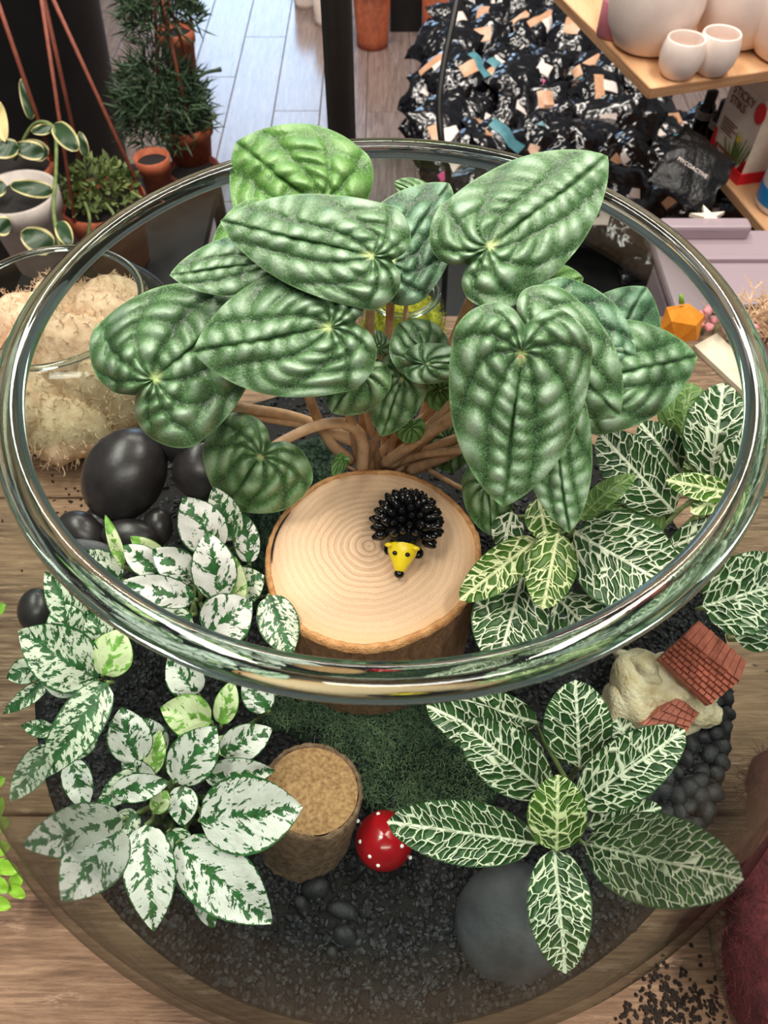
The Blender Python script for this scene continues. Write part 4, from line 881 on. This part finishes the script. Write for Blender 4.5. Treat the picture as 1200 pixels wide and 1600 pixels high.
# ------------------------------------------------------------------ heap of foil bags
bn = root('bag_bin', (44, 152, -124), 'low black bin carrying the heap of foil bags', 'bin')
part('bin_body', bn, *bevbox((44, 152, -104.5), (32, 0, 0), (0, 66, 0), (0, 0, 19.4), .6), 'black', False); part('bin_lip', bn, *bevbox((44, 152, -84.5), (33.5, 0, 0), (0, 67.5, 0), (0, 0, .8), .3), 'black', False)
def bagmesh(seed, hw=6.2, hh_=8.2, th=2.4):
    r = np.random.default_rng(seed); nx, ny = 10, 14; ph = r.uniform(0, 6, 8); X, Y = np.meshgrid(np.linspace(-1, 1, nx + 1), np.linspace(-1, 1, ny + 1), indexing='ij')
    prof = (1 - np.abs(X) ** 2.6) * (1 - np.abs(Y) ** 3) ** .7; cr = .5 * np.sin(X * 6 + Y * 3 + ph[0]) + .4 * np.sin(Y * 9 - X * 4 + ph[1]) + .35 * np.sin(X * 11 + ph[2]) * np.sin(Y * 7 + ph[3])
    edge = 1 - .06 * np.sin(Y * 8 + ph[4]) * (np.abs(X) > .9); bend = .8 * np.sin(Y * 1.5 + ph[5]) + .5 * X * np.sin(ph[6])
    F = np.stack([X * hw * edge, Y * hh_ * (1 - .04 * np.sin(X * 7 + ph[7])), prof * th + cr * .35 + bend], -1); B = np.stack([X * hw * edge, Y * hh_, -prof * th * .6 + cr * .2 + bend - .05], -1)
    n = ny + 1; m = (nx + 1) * n; f = [(i * n + j, (i + 1) * n + j, (i + 1) * n + j + 1, i * n + j + 1) for i in range(nx) for j in range(ny)]; f += [tuple(x + m for x in q[::-1]) for q in f]
    f += [(j, j + 1, m + j + 1, m + j) for j in range(ny)] + [(nx * n + j + 1, nx * n + j, m + nx * n + j, m + nx * n + j + 1) for j in range(ny)] + [((i + 1) * n, i * n, m + i * n, m + (i + 1) * n) for i in range(nx)] + [(i * n + ny, (i + 1) * n + ny, m + (i + 1) * n + ny, m + i * n + ny) for i in range(nx)]
    return np.vstack([F.reshape(-1, 3), B.reshape(-1, 3)]), f, F
def labelmesh(F, i0, i1, j0, j1):
    S = F[i0:i1 + 1, j0:j1 + 1] + [0, 0, .14]; a, b = S.shape[:2]; v = np.vstack([S.reshape(-1, 3), (S - [0, 0, .12]).reshape(-1, 3)]); m = a * b
    f = [(i * b + j, (i + 1) * b + j, (i + 1) * b + j + 1, i * b + j + 1) for i in range(a - 1) for j in range(b - 1)]
    return v, f + [tuple(x + m for x in q[::-1]) for q in f]
BAGS = []
for k in range(5):
    v, f, F = bagmesh(k + 2); bm_ = mesh('foil_bag', v, f, 'bag'); lv = {}
    lv['kraft'] = mesh('bag_label', *labelmesh(F, 3, 6, 8, 12), 'kraft'); lv['labelwhite'] = mesh('bag_label', *labelmesh(F, 4, 7, 6, 9), 'labelwhite'); lv['teal'] = mesh('bag_label', *labelmesh(F, 1, 8, 12, 14), 'teal'); lv['strip'] = mesh('bag_label', *labelmesh(F, 2, 4, 3, 10), 'kraft'); lv['magenta'] = mesh('bag_label', *labelmesh(F, 5, 7, 3, 5), 'magenta')
    BAGS.append((bm_, lv))
rg = np.random.default_rng(31); POLY = np.array([(655, 110), (700, 0), (740, -30), (900, -20), (1030, 150), (1075, 205), (1190, 360), (1120, 400), (960, 380), (850, 330), (690, 250)], float)
def inpoly(x, y, pl):
    c = False; j = len(pl) - 1
    for i in range(len(pl)):
        if (pl[i, 1] > y) != (pl[j, 1] > y) and x < (pl[j, 0] - pl[i, 0]) * (y - pl[i, 1]) / (pl[j, 1] - pl[i, 1] + 1e-9) + pl[i, 0]: c = not c
        j = i
    return c
SAY = {'kraft': 'kraft paper label', 'labelwhite': 'white label', 'teal': 'teal top label', 'strip': 'kraft strip', 'magenta': 'magenta sticker'}
nb = 0
for gy in range(-20, 400, 34):
    for gx in range(640, 1200, 42):
        x, y = gx + rg.uniform(-14, 14), gy + rg.uniform(-12, 12)
        if not inpoly(x, y, POLY): continue
        p = atz(x, y, (-74 if x < 990 else -81) + rg.uniform(-3, 3)); bm_, lv = BAGS[rg.integers(5)]; kinds = [['kraft', 'labelwhite'], ['strip'], [], ['teal'], [], ['kraft'], ['labelwhite'], ['labelwhite', 'magenta'], ['teal', 'kraft'], ['strip', 'labelwhite'], []][rg.integers(11)]
        zone = 'beside the hanging cable' if x < 745 else 'at the back of the heap' if y < 70 else 'under the shelf boards' if x > 985 else 'just beyond the bowl rim' if y > 225 else 'near the upper shelf' if x > 870 else 'mid heap'
        o = root('foil_bag', p, 'black foil bag with %s %s' % (' and '.join(SAY[q] for q in kinds) or 'no label showing', zone), 'bag', 'foil bags in the heap', data=bm_); nb += 1
        nrm = Vector((rg.normal() * .3 - .1, -.55 + rg.normal() * .25, .8)).normalized(); q = nrm.to_track_quat('Z', 'Y') @ Euler((0, 0, rg.normal() * .5 - .6)).to_quaternion(); o.rotation_euler = q.to_euler(); s = rg.uniform(.8, 1.08); o.scale = (s, s, s)
        for kk in kinds: l = bpy.data.objects.new('bag_label', lv[kk]); COL.objects.link(l); l.parent = o

def lettering(par, txt, o, ex, ey, size, mat, name='lettering'):
    """flat raised letters: origin o, reading direction ex, up direction ey (authored coordinates)"""
    cu = bpy.data.curves.new(name, 'FONT'); cu.body = txt; cu.size = size; cu.extrude = .02 * size; cu.space_line = .85; cu.materials.append(MAT[mat])
    tmp = bpy.data.objects.new('tmp', cu); COL.objects.link(tmp); dg = bpy.context.evaluated_depsgraph_get(); me = bpy.data.meshes.new_from_object(tmp.evaluated_get(dg)); bpy.data.objects.remove(tmp)
    ob = bpy.data.objects.new(name, me); COL.objects.link(ob); top = par
    while top.parent: top = top.parent
    ob.parent = par; ex = Vector(ex).normalized(); ez = ex.cross(Vector(ey)).normalized(); ey = ez.cross(ex); M = Matrix((ex, ey, ez)).transposed().to_4x4(); M.translation = Vector(tuple(o)) - top.location; ob.matrix_local = M
    return ob
# the bag with readable lettering, leaning under the lower shelf
p = atd(1082, 268, 128); mbag = root('foil_bag', p, 'matte black bag with white lettering just under the lower shelf', 'bag', 'foil bags in the heap')
A, B = atd(1056, 256, 126.5), atd(1104, 288, 126.5); ex = (B - A) / np.linalg.norm(B - A); ez = -FWD; ey = np.cross(ez, ex); ey /= np.linalg.norm(ey); ez = np.cross(ex, ey)
v, f, F = bagmesh(77, 5.6, 6.0, 1.0); part('bag_body', mbag, p + v @ np.array([ex, ey, ez]), f, 'mattebag')
lettering(mbag, 'MYCOACTIVE', A + ez * 1.2 - ex * .3, ex, ey, .92, 'labelwhite')

# ------------------------------------------------------------------ shelves on the right with their goods
def board(name, label, K, Aleft, Bfront, t):
    K, Aleft, Bfront = map(np.asarray, (K, Aleft, Bfront)); o = root(name, K - (0, 0, t), label, 'shelf'); q = [K, Bfront, Aleft + (Bfront - K), Aleft]
    part('board', o, *slab(q, t * .96, np.array([0, 0, 1.0])), 'ply', False); e = (K - Aleft) / np.linalg.norm(K - Aleft); g = (Bfront - K) / np.linalg.norm(Bfront - K)
    part('edge_strip', o, *box((K + Aleft) / 2 - g * .1 - (0, 0, t * .5), (K - Aleft) / 2, g * .14, (0, 0, t * .5)), 'plyedge', False); part('edge_strip', o, *box((K + Bfront) / 2 + e * .1 - (0, 0, t * .5), (Bfront - K) / 2, e * .14, (0, 0, t * .5)), 'plyedge', False)
    for c_ in (Bfront, Aleft + (Bfront - K)): part('upright', o, *box((c_[0], c_[1], (K[2] - 124) / 2), (.8, 0, 0), (0, .8, 0), (0, 0, (K[2] + 124) / 2)), 'blackmetal', False)
    return o
ZU = -40.0; KU = atz(1017, 138, ZU); AU = atz(868, -14, ZU); BU = KU + (atz(1290, 97, ZU) - KU) * 1.9
board('upper_shelf', 'plywood shelf board carrying the white cups', KU, AU, BU, 1.5)
def cup(px, py, r, h, label, mat='ceramic', tilt=(0, 0, 1), z=ZU):
    c = atz(px, py, z); o = root('ceramic_cup' if r < 5 else 'ceramic_planter', c, label, 'cup' if r < 5 else 'planter')
    out = [(.05, 0), (r * .55, .0), (r * .72, h * .06), (r * .93, h * .28), (r, h * .52), (r * .97, h * .75), (r * .86, h * .97), (r * .82, h)]; inn = [(r * .76, h * .97), (r * .86, h * .74), (r * .88, h * .5), (r * .7, h * .2), (.05, h * .14)]
    v, f = lathe(out + inn, c, 48); part('cup_wall', o, v, [q[::-1] for q in f], mat); return o
cup(1008, 72, 7.6, 13.0, 'large rounded white planter at the shelf corner behind the small cups'); cup(1140, 62, 7.8, 13.5, 'large rounded white planter farther along the shelf edge')
cup(1056, 118, 3.4, 5.6, 'small white cup nearest the shelf corner'); cup(1109, 113, 3.4, 5.9, 'small white cup beside its twin, farther from the corner'); cup(1225, 88, 7, 12, 'white planter at the far side of the shelf cut by the frame')
c = atz(955, 55, ZU); o = root('pink_cup', c, 'small pink cup behind the large white planter', 'cup'); v, f = lathe([(.05, 0), (2.3, 0), (2.6, .4), (2.6, 5.4), (2.3, 5.6), (2.1, 5.3), (2.1, .8), (.05, .7)], c, 32); part('cup_wall', o, v, [q[::-1] for q in f], 'pinkceramic')
ZL = -65.0; K2 = atz(1240, 410, ZL); A2 = atz(1065, 206, ZL); ed = (A2 - K2) / np.linalg.norm(A2 - K2); gg = np.array([-ed[1], ed[0], 0]); gg = gg if gg[0] > 0 else -gg
board('lower_shelf', 'lower plywood shelf board carrying the boxed plant food', K2, A2, K2 + gg * 34, 1.5)
def updist(px, py, P):                      # height at which the vertical through P reaches image row py
    lo, hi = 0, 40
    for _ in range(40):
        m = (lo + hi) / 2; w = P + np.array([0, 0, m]) - CAM; y = 800 - FPX * (w @ UPV) / (w @ FWD)
        if y > py: lo = m
        else: hi = m
    return m
A, B = atz(1104, 238, ZL), atz(1152, 288, ZL); Cc = B + gg * np.linalg.norm(B - A) * .55; Hb = updist(0, 116, A); up = np.array([0, 0, 1.0])
bx_ = root('plant_food_box', (A + B) / 2, 'red and cream box of sticky plant traps standing on the lower shelf', 'box')
e1 = B - A; nrm = np.cross(e1, up); nrm /= np.linalg.norm(nrm); nrm = nrm if nrm @ FWD < 0 else -nrm
cc = A + e1 * .5 + gg * np.linalg.norm(e1) * .275
part('box_body', bx_, *box(cc + up * Hb * .5, e1 * .5, gg * np.linalg.norm(e1) * .27, up * Hb * .5), 'card', False)
for s in (.15, .62): part('box_flap', bx_, *box(cc + up * (Hb + 1.0) + e1 * 0 + gg * np.linalg.norm(e1) * (s - .4), e1 * .48, gg * .12, up * 1.2), 'card', False)
tr = part('red_tray', bx_, *box(cc + up * Hb * .07, e1 * .53, gg * np.linalg.norm(e1) * .31, up * Hb * .07), 'redcard', False)
face = lambda u, v_: A + e1 * u + up * Hb * v_ + nrm * .12
for t3 in ([(0, .13), (0, .36), (.06, .36), (.14, .13)], [(.84, .13), (1.0, .30), (1.0, .13), (1.0, .13)], [(.84, .13), (1.0, .13), (1.0, .30), (.95, .30)]): part('red_corner', tr, *slab([face(*q) for q in t3], .1, nrm), 'redcard', False)
part('brown_band', bx_, *slab([face(.14, .14), face(.8, .14), face(.8, .22), face(.14, .22)], .08, nrm), 'brown', False)
sz = np.linalg.norm(e1) / 4.6
lettering(bx_, 'STICKY\nSTIKS', face(.12, .84), e1, up, sz * .82, 'brown')
lettering(bx_, 'Sticky', face(.22, .155), e1, up, sz * .4, 'card')
rgb = random.Random(2)
for k in range(15):
    u = .42 + rgb.uniform(0, .5); h = rgb.uniform(.12, .3); w_ = .022; du = (u - .68) * .5
    part('printed_leaf', bx_, *slab([face(u - w_, .22), face(u + w_, .22), face(u + du + .005, .22 + h), face(u + du - .005, .22 + h)], .05 + .002 * k, nrm), 'green', False)
part('printed_flower', bx_, *slab([face(.6, .42), face(.66, .40), face(.7, .48), face(.64, .5)], -.04, nrm), 'yellow', False)
dsc = [face(.9, .86) + nrm * .05 + e1 * .13 * math.cos(a) + up * np.linalg.norm(e1) * .15 * math.sin(a) for a in np.linspace(0, 6.283, 20, endpoint=False)]
dv = np.vstack([dsc, np.array(dsc) - nrm * .1]); part('red_badge', bx_, dv, [tuple(range(20)), tuple(range(39, 19, -1))] + [(i, (i + 1) % 20, 20 + (i + 1) % 20, 20 + i) for i in range(20)], 'redcard', False)
for k in range(5): part('small_print', bx_, *slab([face(.12, .54 - k * .035), face(.12 + [.4, .34, .42, .3, .36][k], .54 - k * .035), face(.12 + [.4, .34, .42, .3, .36][k], .527 - k * .035), face(.12, .527 - k * .035)], .06, nrm), 'brown', False)
# white spray bottle, dark dropper bottles
c = atz(1222, 322, ZL); o = root('white_bottle', c, 'white plastic bottle with blue band at the end of the lower shelf', 'bottle')
v, f = lathe([(.05, 0), (4.6, 0), (5.2, .6), (5.2, 13), (4.6, 15), (2, 17), (1.7, 20), (.05, 20)], c, 40); part('bottle_body', o, v, [q[::-1] for q in f], 'bottle'); v, f = lathe([(5.24, 1.4), (5.26, 1.5), (5.26, 4.4), (5.24, 4.5)], c, 40); part('blue_band', o, v, [q[::-1] for q in f], 'blue')
v, f = lathe([(1.9, 19.8), (1.9, 22), (.05, 22.4)], c, 24); part('cap', o, v, [q[::-1] for q in f], 'blue')
for k in range(4): part('small_print', o, *lathe([(5.25, 9.5 - k * .9), (5.27, 9.6 - k * .9), (5.27, 9.9 - k * .9), (5.25, 10 - k * .9)], c, 40), 'blue' if k == 0 else 'greybucket')
for k, (x, y) in enumerate([(1082, 212), (1102, 228)]):
    c = atz(x + 10, y - 4, ZL); o = root('dropper_bottle', c, ['black plant tonic bottle at the end of the lower shelf', 'black plant tonic bottle touching the red box'][k], 'bottle', 'tonic bottles')
    v, f = lathe([(.05, 0), (1.6, 0), (1.75, .3), (1.75, 5.2), (1.5, 5.9), (.9, 6.4), (.05, 6.5)], c, 28); part('bottle_body', o, v, [q[::-1] for q in f], 'blackgloss'); v, f = lathe([(1.15, 6.2), (1.15, 8.4), (1.0, 8.6), (.05, 8.6)], c, 24); part('cap', o, v, [q[::-1] for q in f], 'black')
    for j in range(4): v, f = lathe([(1.77, 3.4 + .4 * j), (1.79, 3.45 + .4 * j), (1.79, 3.6 + .4 * j), (1.77, 3.65 + .4 * j)], c, 28); part('small_print', o, v, [q[::-1] for q in f], 'greybucket')
ca, cb_ = atz(1064, 207, ZL), atz(1104, 250, ZL); cw = root('display_card', (ca + cb_) / 2, 'black and white lettered card strip in front of the tonic bottles', 'card'); ee = cb_ - ca
part('card_body', cw, *box((ca + cb_) / 2 + gg * .35 + up * 1.0, ee * .48, gg * .12, up * 1.0), 'black', False); nr2 = np.cross(ee, up); nr2 /= np.linalg.norm(nr2); nr2 = nr2 if nr2 @ FWD < 0 else -nr2
lettering(cw, 'ORGANIX', ca + ee * .06 + gg * .2 + nr2 * .1 + up * .5, ee, up, 1.45, 'labelwhite')

# cloudy plastic tub behind the table
tu = root('plastic_tub', (55, 58, -124), 'cloudy grey plastic storage tub behind the table under the shelves', 'tub'); x0, x1, y0, y1 = 34.0, 84.0, 42.0, 66.0
part('tub_wall', tu, *bevbox(((x0 + x1) / 2, (y0 + y1) / 2, -83), ((x1 - x0) / 2 - 1, 0, 0), (0, (y1 - y0) / 2 - 1, 0), (0, 0, 40.9), 2.0), 'tub', False)
part('lid', tu, *bevbox(((x0 + x1) / 2, (y0 + y1) / 2, -41), ((x1 - x0) / 2, 0, 0), (0, (y1 - y0) / 2, 0), (0, 0, .8), .5), 'tub', False)
part('lid_ridge', tu, *bevbox((x0 + 6.5, y1 - 1.2, -39.4), (5.6, 0, 0), (0, 1.1, 0), (0, 0, 1.0), .4), 'tub', False); part('lid_ridge', tu, *bevbox(((x0 + x1) / 2, y0 + 2.2, -39.9), ((x1 - x0) / 2 - 2, 0, 0), (0, .8, 0), (0, 0, .5), .3), 'tub', False)
part('lid_ridge', tu, *bevbox(((x0 + x1) / 2, y1 - 6.5, -40.0), ((x1 - x0) / 2 - 2, 0, 0), (0, .5, 0), (0, 0, .4), .2), 'tub', False)
Qk = poly([(x0 + 3, y0 + 7.5, -39.8), (x0 + 12, y0 + 8.5, -39.8), (x0 + 24, y0 + 10, -39.8), (x0 + 46, y0 + 11, -39.8)], 6); single('power_cable', Qk[0] - (0, 0, .4), *tube(Qk, .42, 8), 'cable', 'black cable lying across the cloudy plastic tub', 'cable')
sc_ = atz(1108, 338, -38.6); sv = [sc_ + np.array([2.4 * (1 if k % 2 == 0 else .32) * math.cos(k * .6283 + .4), (2.4 if k % 2 == 0 else .8) * math.sin(k * .6283 + .4), .1]) for k in range(10)]
sv2 = np.vstack([sv, np.array(sv) - (0, 0, .5)]); single('paper_star', sc_ - (0, 0, .5), sv2, [tuple(range(10)), tuple(range(19, 9, -1))] + [(i, (i + 1) % 10, 10 + (i + 1) % 10, 10 + i) for i in range(10)], 'paper', 'cream star-shaped ornament on the plastic tub', 'ornament', smooth=False)
c = atz(1205, 500, TZ + 1.2); rf_ = root('raffia_bundle', (c[0], c[1], TZ), 'pale raffia strands bunched on the table beyond the rim', 'raffia', kind='stuff'); P = c + np.random.default_rng(2).normal(size=(240, 3)) * [2.0, 1.4, .5]; v, f = strands(P, np.tile([0, 0, 1.0], (240, 1)), 2.4, .09, 3, 1.2); part('raffia_strand', rf_, v, f, 'mossbeige', False, kind='stuff')

# ------------------------------------------------------------------ to metres
bpy.context.view_layer.update()
for o in ROOTS:
    o.location = W(o.location); o.scale = tuple(s * SCL for s in o.scale)
